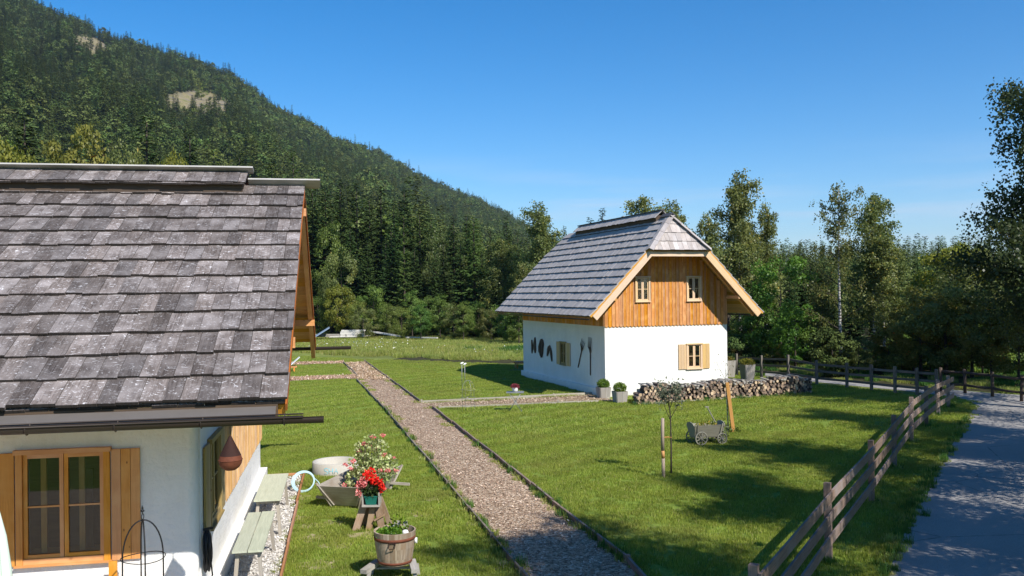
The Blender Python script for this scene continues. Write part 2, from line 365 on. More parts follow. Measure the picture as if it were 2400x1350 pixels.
    def prism(s, poly, ex, r=.5):
        """closed polygon (list of 3d points, counter-clockwise seen against ex) pushed along ex"""
        ex = np.array(ex, float); b = len(s.v); n = len(poly)
        for p in poly: s.v.append(tuple(p))
        for p in poly: s.v.append(tuple(np.array(p)+ex))
        s.face([b+i for i in range(n)][::-1], [(0, 0)]*n, r); s.face([b+n+i for i in range(n)], [(0, 0)]*n, r)
        for i in range(n):
            j = (i+1) % n; s.face([b+i, b+j, b+n+j, b+n+i], [(0, 0)]*4, r)
        return s
    def mesh(s, name, mats):
        me = bpy.data.meshes.new(name); me.from_pydata(s.v, [], s.f)
        uv = me.uv_layers.new(name='UVMap'); uv.data.foreach_set('uv', np.array(s.uv, float).ravel())
        a = me.attributes.new('rnd', 'FLOAT', 'FACE'); a.data.foreach_set('value', np.array(s.r, float))
        me.polygons.foreach_set('use_smooth', s.sm)
        for q in (mats if isinstance(mats, (list, tuple)) else [mats]): me.materials.append(MAT[q])
        if s.cm or any(s.mi): me.polygons.foreach_set('material_index', s.mi)
        me.update(); return me
    def build(s, name, mats, parent=None, loc=None): return link(name, s.mesh(name, mats), parent, loc)
def npmesh(name, V, F, rnd, mat, smooth=False):
    """V (n,3), F (m,k) arrays"""
    me = bpy.data.meshes.new(name); m, k = F.shape
    me.vertices.add(len(V)); me.vertices.foreach_set('co', V.astype(np.float32).ravel())
    me.loops.add(m*k); me.loops.foreach_set('vertex_index', F.astype(np.int32).ravel())
    me.polygons.add(m); me.polygons.foreach_set('loop_start', (np.arange(m)*k).astype(np.int32))
    try: me.polygons.foreach_set('loop_total', np.full(m, k, np.int32))
    except Exception: pass
    a = me.attributes.new('rnd', 'FLOAT', 'FACE'); a.data.foreach_set('value', np.clip(rnd, 0, 1).astype(np.float32))
    me.materials.append(MAT[mat]); me.update(calc_edges=True); me.validate(); 
    return me
def unit(a): return a/(np.linalg.norm(a, axis=-1, keepdims=True)+1e-9)
def cards(c, d, L, W, up=None, bend=0.):
    """rhombic leaves: c base points, d long directions, L lengths, W widths -> V, F"""
    n = len(c); d = unit(d); a = rng.normal(size=(n, 3)) if up is None else up
    sx = unit(np.cross(d, a)); L = np.broadcast_to(L, n)[:, None]; W = np.broadcast_to(W, n)[:, None]
    mid = c+d*L*.45; V = np.stack([c, mid+sx*W/2, c+d*L, mid-sx*W/2], 1).reshape(-1, 3)
    return V, np.arange(4*n).reshape(n, 4)
def sphere_dirs(n): return unit(rng.normal(size=(n, 3)))

# ------------------------------------------------------------------ scatter (only for stuff nobody could count)
def scatter(name, P, meshes, rz, scl, idx, tilt=None):
    me = bpy.data.meshes.new(name); me.vertices.add(len(P)); me.vertices.foreach_set('co', P.astype(np.float32).ravel())
    r = np.zeros((len(P), 3), np.float32); r[:, 2] = rz
    if tilt is not None: r[:, :2] = tilt
    a = me.attributes.new('rot', 'FLOAT_VECTOR', 'POINT'); a.data.foreach_set('vector', r.ravel())
    sv = np.repeat(np.asarray(scl, np.float32)[:, None], 3, 1) if np.ndim(scl) == 1 else np.asarray(scl, np.float32)
    a = me.attributes.new('scl', 'FLOAT_VECTOR', 'POINT'); a.data.foreach_set('vector', sv.ravel())
    a = me.attributes.new('idx', 'INT', 'POINT'); a.data.foreach_set('value', np.asarray(idx, np.int32))
    col_ = bpy.data.collections.new(name+'_source')
    for i, q in enumerate(meshes):
        o = bpy.data.objects.new('%s_source_%02d' % (name, i), q); col_.objects.link(o)
    g = bpy.data.node_groups.new(name, 'GeometryNodeTree')
    g.interface.new_socket('Geometry', in_out='INPUT', socket_type='NodeSocketGeometry')
    g.interface.new_socket('Geometry', in_out='OUTPUT', socket_type='NodeSocketGeometry')
    N = g.nodes; gi = N.new('NodeGroupInput'); go = N.new('NodeGroupOutput')
    ci = N.new('GeometryNodeCollectionInfo'); ci.inputs[0].default_value = col_; ci.inputs[1].default_value = True; ci.inputs[2].default_value = True
    ip = N.new('GeometryNodeInstanceOnPoints'); ip.inputs['Pick Instance'].default_value = True
    def at(nm, ty):
        q = N.new('GeometryNodeInputNamedAttribute'); q.data_type = ty; q.inputs[0].default_value = nm
        return [o for o in q.outputs if o.enabled][0]
    g.links.new(gi.outputs[0], ip.inputs['Points']); g.links.new(ci.outputs[0], ip.inputs['Instance'])
    g.links.new(at('idx', 'INT'), ip.inputs['Instance Index'])
    er = N.new('FunctionNodeEulerToRotation'); g.links.new(at('rot', 'FLOAT_VECTOR'), er.inputs[0]); g.links.new(er.outputs[0], ip.inputs['Rotation'])
    g.links.new(at('scl', 'FLOAT_VECTOR'), ip.inputs['Scale']); g.links.new(ip.outputs[0], go.inputs[0])
    o = link(name, me); md = o.modifiers.new('scatter', 'NODES'); md.node_group = g
    o['kind'] = 'stuff'; return o
def inpoly(P, poly):
    x, y = P[:, 0], P[:, 1]; ins = np.zeros(len(P), bool); n = len(poly)
    for i in range(n):
        x0, y0 = poly[i][:2]; x1, y1 = poly[(i+1) % n][:2]
        c = ((y0 > y) != (y1 > y)); t = (x1-x0)*(y-y0)/((y1-y0) if y1 != y0 else 1e-9)+x0
        ins ^= c & (x < t)
    return ins
def sheet(name, poly, z, mat, kind='structure'):
    me = bpy.data.meshes.new(name); me.from_pydata([(p[0], p[1], z) for p in poly], [], [tuple(range(len(poly)))])
    me.materials.append(MAT[mat]); me.update()
    if me.polygons[0].normal.z < 0: me.flip_normals()
    o = link(name, me); o['kind'] = kind; return o
class Fr:
    """house frame: u along the facade, v away from the camera"""
    def __init__(s, o, b):
        b = R_(b); s.o = np.array(o, float); s.b = b; s.u = np.array([math.cos(b), -math.sin(b), 0]); s.v = np.array([math.sin(b), math.cos(b), 0])
    def w(s, u, v, z=0.): return s.o+u*s.u+v*s.v+np.array([0, 0, z])
A2 = G(1419.2, 931); H2 = Fr(A2, -18.66)
A1 = np.array([-4.334, 12.0, 0]); H1 = Fr(A1, -11.0)

# ================================================================== SETTING
g_ = 3500
gp = bpy.data.meshes.new('ground'); nn = 40
xs = np.linspace(-g_, g_, nn+1); V = np.array([(x, y, 0) for y in xs+3300 for x in xs])
F = np.array([(j*(nn+1)+i, j*(nn+1)+i+1, (j+1)*(nn+1)+i+1, (j+1)*(nn+1)+i) for j in range(nn) for i in range(nn)])
me = npmesh('ground', V, F, np.zeros(len(F)), 'field_ground'); tag(link('ground', me), kind='structure')
lawn_poly = [(-40, -12), (-40, 63), tuple(G(700, 835)[:2]), tuple(G(860, 843)[:2]), tuple(G(1010, 846)[:2]), tuple(G(1225, 855)[:2]), tuple(H2.w(0, 13)[:2]),
             tuple(H2.w(6, 14)[:2]), tuple(G(1727, 880)[:2]), tuple(G(1848, 893)[:2]), tuple(G(1985, 909)[:2]), tuple(G(2098, 921)[:2]), tuple(G(2230, 929)[:2]), (24, 36), (24, -12)]
sheet('lawn', lawn_poly, .004, 'lawn_soil')
pl_ = [(835, 892), (901, 960), (1010, 1091), (1100, 1200), (1222, 1350)]
pr_ = [(855, 848), (985, 943), (1015, 958), (1120, 1042), (1245, 1142), (1355, 1232), (1473, 1322)]
pathL = [G(*q)[:2] for q in pl_]; pathR = [G(*q)[:2] for q in pr_]
pathR[1] = G(985, 943)[:2]
near_l = pathL[-1]+(pathL[-1]-pathL[-2])*3; near_r = pathR[-1]+np.array([-.1, -3.2])
branchA = [G(985, 943)[:2], H2.w(-.9, .1)[:2], H2.w(-.1, .05)[:2]+(-.1, .2)]
main_poly = [near_l, *pathL[::-1], G(806, 851)[:2], *pathR, pathR[-1]+np.array([.25, -1.6]), near_r+np.array([.2, -3])]
sheet('chip_path', [tuple(q) for q in main_poly], .008, 'wood_chips')
br_poly = [G(988, 946)[:2], G(1200, 936)[:2], G(1385, 926)[:2], G(1395, 929)[:2], G(1450, 941)[:2], G(1404, 941)[:2], G(1210, 949)[:2], G(1020, 957)[:2]]
sheet('branch_path', [tuple(q) for q in br_poly], .012, 'wood_chips')
cp_poly = [G(560, 853)[:2], G(806, 847)[:2], G(806, 853)[:2], G(560, 859)[:2]]
cp2_poly = [G(560, 889)[:2], G(828, 879)[:2], G(836, 888)[:2], G(560, 898)[:2]]
sheet('far_garden_path', [tuple(q) for q in cp_poly], .012, 'wood_chips'); sheet('garden_path', [tuple(q) for q in cp2_poly], .012, 'wood_chips')
roadL = [(3.2, 8.), (5.67, 13.42), (7.4, 16.5), (9.33, 19.83), (12.4, 24.8), (15.2, 29.3), G(2262, 985)[:2], G(2290, 950)[:2], G(2262, 936)[:2], G(2200, 926)[:2], G(2100, 914)[:2], G(1985, 903)[:2], G(1880, 892)[:2], G(1700, 868)[:2]]
roadR = [G(1700, 861)[:2], G(1880, 885)[:2], G(1985, 894)[:2], G(2100, 903)[:2], G(2210, 912)[:2], G(2330, 922)[:2], G(2480, 932)[:2], (30, 34), (22.5, 32.3), (16.5, 25.), (12.4, 17.9), (8.8, 11.5), (6.6, 6.)]
sheet('road', [tuple(q) for q in roadL+roadR], .010, 'asphalt')
road_poly = [tuple(q) for q in roadL+roadR]
sheet('forest_ground', [tuple(H2.w(-6, 22)[:2]), tuple(H2.w(6.5, 16)[:2]), tuple(G(1727, 876)[:2]), tuple(G(1985, 893)[:2]), tuple(G(2210, 911)[:2]), tuple(G(2480, 930)[:2]), (60, 40), (140, 320), (10, 320), (0, 90)], .007, 'forest_soil')
# gravel bed along the left house
gv = [H1.w(-.2, -3), H1.w(.98, -3), H1.w(.98, 9.2), H1.w(0.1, 9.2), H1.w(0.1, 0), H1.w(-.2, 0)]
sheet('gravel_bed', [tuple(q[:2]) for q in gv], .014, 'gravel_base')
terr = [H1.w(-14, -9), H1.w(-.2, -9), H1.w(-.2, 0), H1.w(-14, 0)]
sheet('terrace', [tuple(q[:2]) for q in terr], .018, 'terrace_boards')

# mountain
RID = [(-700, 700, 900), (-300, -150, 900), (0, -62, 930), (90, -2, 950), (240, 62, 980), (400, 118, 1030), (550, 165, 1080), (660, 250, 1120), (790, 322, 1180), (900, 355, 1240), (1000, 415, 1310),
       (1150, 474, 1420), (1240, 522, 1500), (1310, 562, 1560), (1400, 598, 1650), (1550, 640, 1750), (1700, 664, 1900)]
RID[0] = (-700, -260, 900)
rx = np.array([r[0] for r in RID], float); ry = np.array([r[1] for r in RID], float); rd = np.array([r[2] for r in RID], float)
def ridge(p):
    d = np.interp(p, rx, rd); y = np.interp(p, rx, ry)
    return (p-1200)/FPX*d, d, CH+(684.8-.0123*(p-1200)-y)/FPX*d-13
def mount(p, s):
    """p column of the ridge, s 0 at the foot .. 1 ridge .. 1.3 beyond"""
    X, Y, Z = ridge(p); fd = np.interp(p, [-700, 700, 1300, 1700], [150, 165, 420, 800])
    fx, fy = (p-1200)/FPX*fd, fd
    x = fx+(X-fx)*s; y = fy+(Y-fy)*s
    prof = np.where(s <= 1, np.clip(s, 0, 1)**1.15, 1-(s-1)*1.6)
    bump = (np.sin(p*.021+s*5)*.6+np.sin(p*.047-s*9+1)*.4+np.sin(p*.009+s*17)*.35)*Z*.035*np.sin(np.clip(s, 0, 1)*math.pi)
    return x, y, Z*prof+bump-.3
ps = np.linspace(-700, 1700, 161); ss = np.linspace(0, 1.35, 70)
PP, SS = np.meshgrid(ps, ss); mx_, my_, mz_ = mount(PP, SS); V = np.stack([mx_, my_, mz_], -1).reshape(-1, 3)
n1, n2 = len(ps), len(ss)
F = np.array([(j*n1+i, j*n1+i+1, (j+1)*n1+i+1, (j+1)*n1+i) for j in range(n2-1) for i in range(n1-1)])
me = npmesh('mountain', V, F, np.zeros(len(F)), 'forest_floor')
def bare_at(V):
    v = (V-np.array([0, 0, CH]))@CM.T; x = 1200+FPX*v[:, 0]/v[:, 2]; y = 675+FPX*v[:, 1]/v[:, 2]
    e1 = ((x-212-(y-108)*.9)/42)**2+((y-112)/36)**2; e2 = ((x-465-(y-240)*.5)/88)**2+((y-246)/36)**2
    return np.maximum(np.clip(1.5-e1, 0, 1), np.clip(1.5-e2, 0, 1)), np.minimum(e1, e2)
BARE = None; a = me.attributes.new('bare', 'FLOAT', 'POINT'); a.data.foreach_set('value', bare_at(V)[0].astype(np.float32))
for pg in me.polygons: pg.use_smooth = True
tag(link('mountain', me), kind='structure')
# ================================================================== TREES
def mergeVF(parts):
    Vs, Fs, Rs, o = [], [], [], 0
    for V, F, r in parts: Vs.append(V); Fs.append(F+o); Rs.append(r); o += len(V)
    return np.concatenate(Vs), np.concatenate(Fs), np.concatenate(Rs)
def spruce_crown(H, R, step=.4, nb=8, q=.2, z0=.06, droop=.35, fat=1., wob=.25, taper=.8):
    c, d, L, W, r = [], [], [], [], []
    z = H*z0
    while z < H*.985:
        t = z/H; Rz = R*(1-t)**taper*(1-.35*max(0, .12-t)/.12)+.12
        nbb = max(4, int(nb*(.5+.5*(1-t)))); ph = rng.uniform(0, 6.28)
        for b in range(nbb):
            az = ph+6.283*b/nbb+rng.normal(0, .2); Lb = Rz*rng.uniform(1-wob*1.4, 1+wob); br = rng.uniform(0, 1)
            up = .45*t-.05+rng.normal(0, .06); zb = z+rng.normal(0, step*.3)
            k = max(2, int(Lb/q)); s = (np.arange(k)+rng.uniform(.2, .9, k))/k
            rad = Lb*s; zz = zb+rad*up-droop*Lb*s**1.6*(1-t)+.12*Lb*s**4
            px_, py_ = math.cos(az), math.sin(az)
            P = np.stack([px_*rad, py_*rad, zz], 1)
            for sd_ in (-1, 1, 0):
                ll = (.32*Lb*(1-s)+.28)*rng.uniform(.6, 1.2, k)*fat
                da = az+sd_*rng.uniform(.5, 1.1, k)
                dd = np.stack([np.cos(da), np.sin(da), np.full(k, -.25-.5*(1-t)*s)+rng.normal(0, .15, k)], 1)
                c.append(P); d.append(dd); L.append(ll); W.append(ll*.30+.04); r.append(np.clip(.25+.35*s+.3*(br-.5)+rng.normal(0, .12, k)+.1*t, 0, 1))
        z += step*(1-.45*t)*rng.uniform(.8, 1.2)
    c, d, L, W, r = map(np.concatenate, (c, d, L, W, r))
    up = np.stack([rng.normal(0, .35, len(c)), rng.normal(0, .35, len(c)), np.ones(len(c))], 1)
    V, F = cards(c, d, L, W, up); return V, F, r
def trunk_mesh(name, H, r0, mat, lean=.02, limbs=0, Lr=2., z0=.35, z1=.9, seg=8, limbup=.6, top=.12):
    b = MB(); n = 9; ph = random.random()*6
    pts = [(math.sin(i*.7+ph)*lean*H*i/n*.5, math.cos(i*.9+ph)*lean*H*i/n*.5, H*i/(n-1)) for i in range(n)]
    pts[0] = (0, 0, -.15); b.tube(pts, [r0*(1.25 if i == 0 else 1-(1-top)*i/(n-1)) for i in range(n)], seg, .5)
    ends = []
    for k in range(limbs):
        t = z0+(z1-z0)*(k+random.random()*.6)/max(1, limbs); i = min(n-2, int(t*(n-1))); f = t*(n-1)-i
        p = np.array(pts[i])*(1-f)+np.array(pts[i+1])*f; az = k*2.4+random.random(); L = Lr*(1-.55*(t-z0)/(1-z0+.01))*random.uniform(.75, 1.15)
        dr = np.array((math.cos(az), math.sin(az), 0)); q = [p+dr*L*s+np.array((0, 0, limbup*L*(s**.75)))+rng.normal(0, .03*L, 3)*(s > 0) for s in (0, .25, .5, .75, 1)]
        b.cm = 1; b.tube(q, [r0*.38*(1-t*.6)*(1-.8*s) for s in (0, .25, .5, .75, 1)], 5, .5); ends.append(q)
    return b.mesh(name, [mat, 'bark_dark']), pts, ends
def birch_crown(H, R, pts, ends, n_str=520, leaf=.13, z0=.3, Ls=1.7, per=14, top_r=.45, spread=.45):
    """hanging strings of leaves from limb ends and from round the upper stem"""
    src = []
    for q in ends:
        for s in np.linspace(.3, 1, 7):
            i = min(3, int(s*4)); f = s*4-i; src.append((q[i]*(1-f)+q[i+1]*f, .5+.5*s))
    for i in range(60):
        t = rng.uniform(max(z0, .5), 1.); a = rng.uniform(0, 6.28); rr = R*top_r*(1-t)**.6*rng.uniform(.1, 1)+.1
        src.append((np.array([math.cos(a)*rr, math.sin(a)*rr, H*t]), .6))
    c, d, L, W, r = [], [], [], [], []
    ii = rng.integers(0, len(src), n_str); 
    for i in ii:
        p, wt = src[i]; a = rng.uniform(0, 6.28); o = spread*R*.5
        st = p+rng.normal(0, o*.35, 3)*(1, 1, .7)
        l = Ls*rng.uniform(.35, 1.1); k = per; s = (np.arange(k)+rng.uniform(0, 1, k))/k
        out = np.array((math.cos(a), math.sin(a), 0))*l*.32
        P = st+out*np.sqrt(s)[:, None]+np.array((0, 0, 1))*((.18*np.sin(s*2.2)-s*s)*l)[:, None]+rng.normal(0, .045+.25*leaf, (k, 3))
        dd = rng.normal(0, .6, (k, 3))+np.array((0, 0, -.8)); lf = leaf*rng.uniform(.6, 1.25, k); br = rng.uniform(-.2, .2)
        c.append(P); d.append(dd); L.append(lf); W.append(lf*.75); r.append(np.clip(.45+br+rng.normal(0, .2, k), 0, 1))
    c, d, L, W, r = map(np.concatenate, (c, d, L, W, r)); V, F = cards(c, d, L, W); return V, F, r
def leafy_crown(H, R, zc, rz, n_cl=46, per=220, leaf=.16, cl=.30, hollow=.55, flat=.7, seedshape=None):
    """clumps of leaves spread through an uneven ellipsoid"""
    c, d, L, W, r = [], [], [], [], []; ups = []
    dirs = sphere_dirs(n_cl); lobes = [(unit(rng.normal(size=3)), rng.uniform(.8, 1.25)) for _ in range(6)]
    for v in dirs:
        f = 1.; 
        for lv, ls in lobes:
            f *= 1+(ls-1)*max(0, float(v@lv))**2
        rad = rng.uniform(hollow, 1.)**.6*f; ce = np.array([v[0]*R*rad, v[1]*R*rad, zc+v[2]*rz*rad]); s = cl*R*rng.uniform(.6, 1.3)
        k = int(per*rng.uniform(.5, 1.3)); u = sphere_dirs(k)*rng.uniform(.2, 1, (k, 1))**.5; u[:, 2] *= flat
        P = ce+u*s; P[:, 2] = np.maximum(P[:, 2], .05)
        lf = leaf*rng.uniform(.6, 1.3, k); br = rng.uniform(-.22, .22)
        c.append(P); d.append(rng.normal(0, 1, (k, 3))+np.array((0, 0, -.3))); ups.append(unit(u)+v*.7+rng.normal(0, .35, (k, 3))+(0, 0, .25)); L.append(lf); W.append(lf*.75); r.append(np.clip(.45+br+0*u[:, 2]+rng.normal(0, .18, k), 0, 1))
    c, d, L, W, r = map(np.concatenate, (c, d, L, W, r)); V, F = cards(c, d, L, W, np.concatenate(ups)); return V, F, r
def stem_cards(H, r0, seg=4):
    V = []; 
    for z, rr in ((-.3, r0), (H, r0*.2)):
        for k in range(seg): V.append((rr*math.cos(6.283*k/seg), rr*math.sin(6.283*k/seg), z))
    return np.array(V), np.array([(k, (k+1) % seg, seg+(k+1) % seg, seg+k) for k in range(seg)]), np.zeros(seg)
# --- far trees (shared source meshes, 1 unit = 1 m)
far = []
def farm(name, parts, mat): V, F, r = mergeVF(parts); far.append(npmesh(name, V, F, r, mat))
for k in range(4): farm('far_spruce', [spruce_crown(17+2*k, 2.9+.25*k, .85, 7, .6, .06, .3, 1.5, .3), stem_cards(17, .25)], 'needles_far')
for k in range(2): farm('far_pine', [leafy_crown(15, 3.1, 9.5, 5.8, 26, 22, .85, .32), stem_cards(12, .25)], 'needles_far')
for k in range(2): farm('far_larch', [spruce_crown(17+k, 2.7, 1.3, 6, .8, .12, .2, 1.5, .35), stem_cards(17, .25)], 'larch_needles')
for k in range(2): farm('far_beech', [leafy_crown(13, 3.7, 8, 5.2, 24, 22, .95, .34), stem_cards(9, .25)], 'leaf_far')
# mountain forest
N = 46000
p_ = rng.uniform(-420, 1650, N*2); s_ = rng.uniform(0, 1.04, N*2)
X, Y, Z = mount(p_, s_)
dist = np.hypot(X, Y); keep = rng.uniform(0, 1, len(X)) < np.clip(dist/1150, .12, 1)*.62
vis = (X/Y > -.64) & (X/Y < .25)
P = np.stack([X, Y, Z], 1); bv = bare_at(P+np.array([0, 0, 2]))[1]; 
# the crest of the bare patches keeps only a few trees
keep &= vis & ((bv > 1.) | (rng.uniform(0, 1, len(X)) < .03)); P = P[keep]
nz = np.sin(P[:, 0]*.013+P[:, 2]*.02)+np.sin(P[:, 1]*.011-P[:, 0]*.007+2)+np.sin(P[:, 2]*.05+P[:, 0]*.004)*.6
rv = rng.uniform(0, 1, len(P)); low = np.clip(1-P[:, 2]/140, 0, 1)
idx = rng.integers(0, 4, len(P)); idx = np.where(rv < .42+.14*nz, 4+rng.integers(0, 2, len(P)), idx)
idx = np.where(rv > .93-.05*nz-.05*low, 6+rng.integers(0, 2, len(P)), idx); idx = np.where(rv > .978-.035*nz*(nz > 0)-.05*low, 8+rng.integers(0, 2, len(P)), idx)
sc = rng.uniform(.45, 1.0, len(P))**1.0*rng.choice([1, 1, 1.15, 1.3], len(P))*np.where(P[:, 1] > 700, .86, 1)*(1+.12*nz); wv_ = rng.uniform(.95, 1.45, len(P)); sv = np.stack([sc*wv_, sc*wv_, sc*rng.uniform(.8, 1.1, len(P))], 1)
tag(scatter('mountain_forest', P, far, rng.uniform(0, 6.28, len(P)), sv, idx), 'dense spruce and pine forest covering the long mountain slope', 'forest')
# forest at the foot and far right hill band
def band(n, pa, pb, da, db, zf=0., szmin=.7, szmax=1.1, light=.08, pine=.2, skyline=None):
    p = rng.uniform(pa, pb, n); d = np.sqrt(rng.uniform(da**2, db**2, n)); P = np.stack([(p-1200)/FPX*d, d, np.full(n, zf)], 1)
    rv = rng.uniform(0, 1, n); i = np.where(rv < light, 8+rng.integers(0, 2, n), np.where(rv < light*2, 6+rng.integers(0, 2, n), np.where(rv < light*2+pine, 4+rng.integers(0, 2, n), rng.integers(0, 4, n))))
    sc = rng.uniform(szmin, szmax, n)
    if skyline is not None:
        yt = np.interp(p, *skyline); sc = np.minimum(sc, (CH+(684.8-.0123*(p-1200)-yt)/FPX*d-zf)/19*rng.uniform(.8, 1.05, n))
    return P, sc, i
P, sc, i = band(1000, -100, 1330, 104, 185, szmin=.62, szmax=.95, skyline=([0, 900, 1050, 1200, 1330], [330, 430, 520, 575, 590]))
tag(scatter('forest_interior', P, far, rng.uniform(0, 6.28, len(P)), sc, i), 'dark closed forest behind the meadow edge below the mountain', 'forest')
P, sc, i = band(2600, 1250, 2700, 90, 330, -1., .8, 1.0, light=.03, pine=.1, skyline=([1250, 1700, 2300, 2700], [600, 594, 583, 570]))
tag(scatter('distant_forest', P, far, rng.uniform(0, 6.28, len(P)), sc, i), 'dark distant spruce forest along the right horizon behind the birches', 'forest')

# --- individual trees
class Kind:
    def __init__(s, name, H, trunk, crown, cat='tree'): s.name, s.H, s.t, s.c, s.cat = name, H, trunk, crown, cat
def plant(k, x, y, H, label, group=None, rz=None, wid=1., z=0.):
    e = empty(k.name, (x, y, z), rng.uniform(0, 6.28) if rz is None else rz, label, k.cat, group)
    s = H/k.H; e.scale = (s*wid, s*wid, s)
    if k.t: link('trunk', k.t, e)
    link('crown', k.c, e); return e
def mkspruce(H, R, mat='needles', nm='spruce_tree', **kw):
    t = trunk_mesh('trunk', H*.97, .012*H+.06, 'bark_dark', .004)[0]; V, F, r = spruce_crown(H, R, **kw)
    return Kind(nm, H, t, npmesh('crown', V, F, r, mat))
SP = [mkspruce(18, 3.6, step=.42, nb=9, q=.24), mkspruce(18, 3.1, step=.40, nb=9, q=.22, taper=.9), mkspruce(18, 3.3, step=.5, nb=8, q=.26, wob=.4), mkspruce(18, 2.9, step=.45, nb=8, q=.24, z0=.14, droop=.5)]
LA = [mkspruce(17, 3.2, 'larch_needles', 'larch_tree', step=.55, nb=8, q=.26, wob=.4, droop=.2), mkspruce(17, 2.8, 'larch_needles', 'larch_tree', step=.6, nb=7, q=.26, wob=.45, droop=.25)]
def mkbirch(H, R, mat='birch_leaf', limbs=18, z0=.25, bark='birch_bark', nm='birch_tree', leaf=.15, tr=.11, top=.12, ls=1.6, n_str=1150, limbup=.55, per=14, sp=.45):
    t, pts, ends = trunk_mesh('trunk', H*.97, tr, bark, .02, limbs, R, z0, .95, limbup=limbup)
    V, F, r = birch_crown(H, R, pts, ends, n_str, leaf, z0, ls, per, spread=sp); return Kind(nm, H, t, npmesh('crown', V, F, r, mat))
def mkleafy(H, R, mat, nm='broadleaf_tree', zc=None, rz=None, leaf=.17, n_cl=46, per=230, tr=None, cl=.3, bark='bark_dark', cat='tree', limbs=10, **kw):
    t = trunk_mesh('trunk', H*.8, tr or .02*H, bark, .03, limbs, R*.8, .3, .9, limbup=.5)[0]
    V, F, r = leafy_crown(H, R, zc or H*.58, rz or H*.42, n_cl, per, leaf, cl, **kw); return Kind(nm, H, t, npmesh('crown', V, F, r, mat), cat)
BI = [mkbirch(12, 2.4), mkbirch(12, 2.1, limbs=16), mkbirch(12, 2.3, ls=1.2, n_str=900)]
BIs = mkbirch(11, 2.6, 'birch_leaf', limbs=15, n_str=480, ls=.9, leaf=.13, tr=.12, z0=.22, top=.08, sp=.3)
LG = [mkleafy(9, 3.0, 'leaf_green'), mkleafy(9, 2.6, 'leaf_green', rz=4.2, leaf=.2), mkleafy(9, 3.2, 'birch_leaf', leaf=.2)]
LB = mkleafy(8, 2.9, 'leaf_bright', leaf=.2, n_cl=40, rz=3.9, zc=4.2, cl=.27)
LY = [mkleafy(8, 2.8, 'leaf_yellow', leaf=.2, nm='yellowing_tree'), mkleafy(8, 2.6, 'leaf_autumn', leaf=.2, nm='autumn_tree')]
BU = [mkleafy(4, 1.9, 'leaf_green', 'bush', 1.9, 1.9, .18, 26, 220, cat='bush', limbs=6), mkleafy(4, 2.0, 'leaf_autumn', 'bush', 1.9, 1.9, .18, 26, 220, cat='bush', limbs=6), mkleafy(4, 1.8, 'needles_far', 'bush', 2., 1.9, .22, 26, 200, cat='bush', limbs=5)]
ORD = 'first second third fourth fifth sixth seventh eighth ninth tenth eleventh twelfth thirteenth fourteenth fifteenth sixteenth seventeenth eighteenth nineteenth twentieth twenty-first twenty-second twenty-third twenty-fourth twenty-fifth twenty-sixth twenty-seventh twenty-eighth twenty-ninth thirtieth'.split()
def at(px_, depth, ytop, k, label, group=None, wid=1., z=0.):
    x = (px_-1200)/FPX*depth; return plant(k, x, depth, topz(ytop, depth, px_)-z, label, group, wid=wid, z=z)
# trees whose tops show above the near roof
ROOF = 'treetops above the shingle roof ridge'
at(12, 86, 318, LY[0], 'round yellow green tree at the left edge of the photo above the roof', ROOF, .5)
at(62, 92, 258, SP[0], 'leftmost dark spruce rising above the roof ridge', ROOF, 1.15)
at(113, 84, 362, LY[0], 'small yellow treetop between the leftmost spruce and a round yellowing birch', ROOF, .35)
at(190, 82, 338, LY[1], 'broad round yellowing tree above the roof with pale stems', ROOF, .6)
at(245, 104, 330, SP[1], 'dark spruce top just right of the broad yellowing tree', ROOF)
at(302, 86, 335, LG[2], 'pale green pointed birch left of the biggest spruce above the roof', ROOF, .38)
at(348, 90, 270, SP[2], 'biggest dark spruce above the middle of the roof ridge', ROOF, 1.2)
at(405, 84, 345, LY[0], 'small yellow tree between two dark spruces above the roof', ROOF, .28)
at(448, 92, 300, SP[0], 'dark spruce right of the small yellow tree above the roof', ROOF)
at(505, 96, 345, LA[0], 'light green larch above the right part of the roof ridge', ROOF)
at(565, 100, 355, SP[1], 'slim spruce above the end of the raised ridge cap', ROOF)
at(640, 104, 372, SP[3], 'spruce above the lower ridge board end', ROOF)
at(690, 100, 350, LA[1], 'tall yellowish larch right of the lower ridge board end', ROOF, .8)
# forest edge behind the meadow
EDGE = 'trees of the forest edge behind the meadow'; L1 = 'dark tall spruce in the forest edge behind the meadow'
e_sp = []
for px_, d, yt, k, wd in ((822, 90, 520, 1, 1.), (862, 88, 560, 0, .9), (918, 87, 520, 3, 1.), (972, 86, 575, 1, 1.), (1022, 85, 590, 0, .9), (1080, 84, 560, 2, .9), (1165, 80, 600, 1, .9), (735, 102, 440, 1, 1.1), (765, 100, 432, 0, 1.1), (800, 106, 418, 1, 1), (838, 99, 428, 2, 1.1), (868, 104, 455, 0, 1), (895, 98, 440, 3, 1.1), (925, 96, 470, 1, 1.1),
                       (950, 102, 440, 0, 1), (985, 96, 492, 2, 1.1), (1012, 100, 505, 1, 1), (1065, 92, 505, 3, 1.2), (1095, 98, 498, 0, 1), (1150, 92, 535, 1, 1.1), (1188, 88, 500, 0, .9), (1215, 92, 540, 2, 1),
                       (710, 108, 430, 2, 1), (780, 94, 500, 3, 1), (905, 92, 560, 2, 1), (1040, 88, 560, 1, 1), (1130, 84, 590, 3, .9), (1245, 84, 585, 0, 1), (1290, 90, 560, 1, 1)):
    e = at(px_, d, yt, SP[k], L1, EDGE, wd); e_sp.append((px_, e))
for n_, (_, e) in enumerate(sorted(e_sp, key=lambda q: q[0])): e['label'] = 'dark tall spruce, %s of its kind from the near roof along the forest edge' % ORD[n_]
at(1112, 83, 503, LA[0], 'lighter green spreading larch in the middle of the forest edge', EDGE, 1.15)
at(948, 85, 500, LA[1], 'light green narrow larch in front of the darkest edge spruces', EDGE, .8)
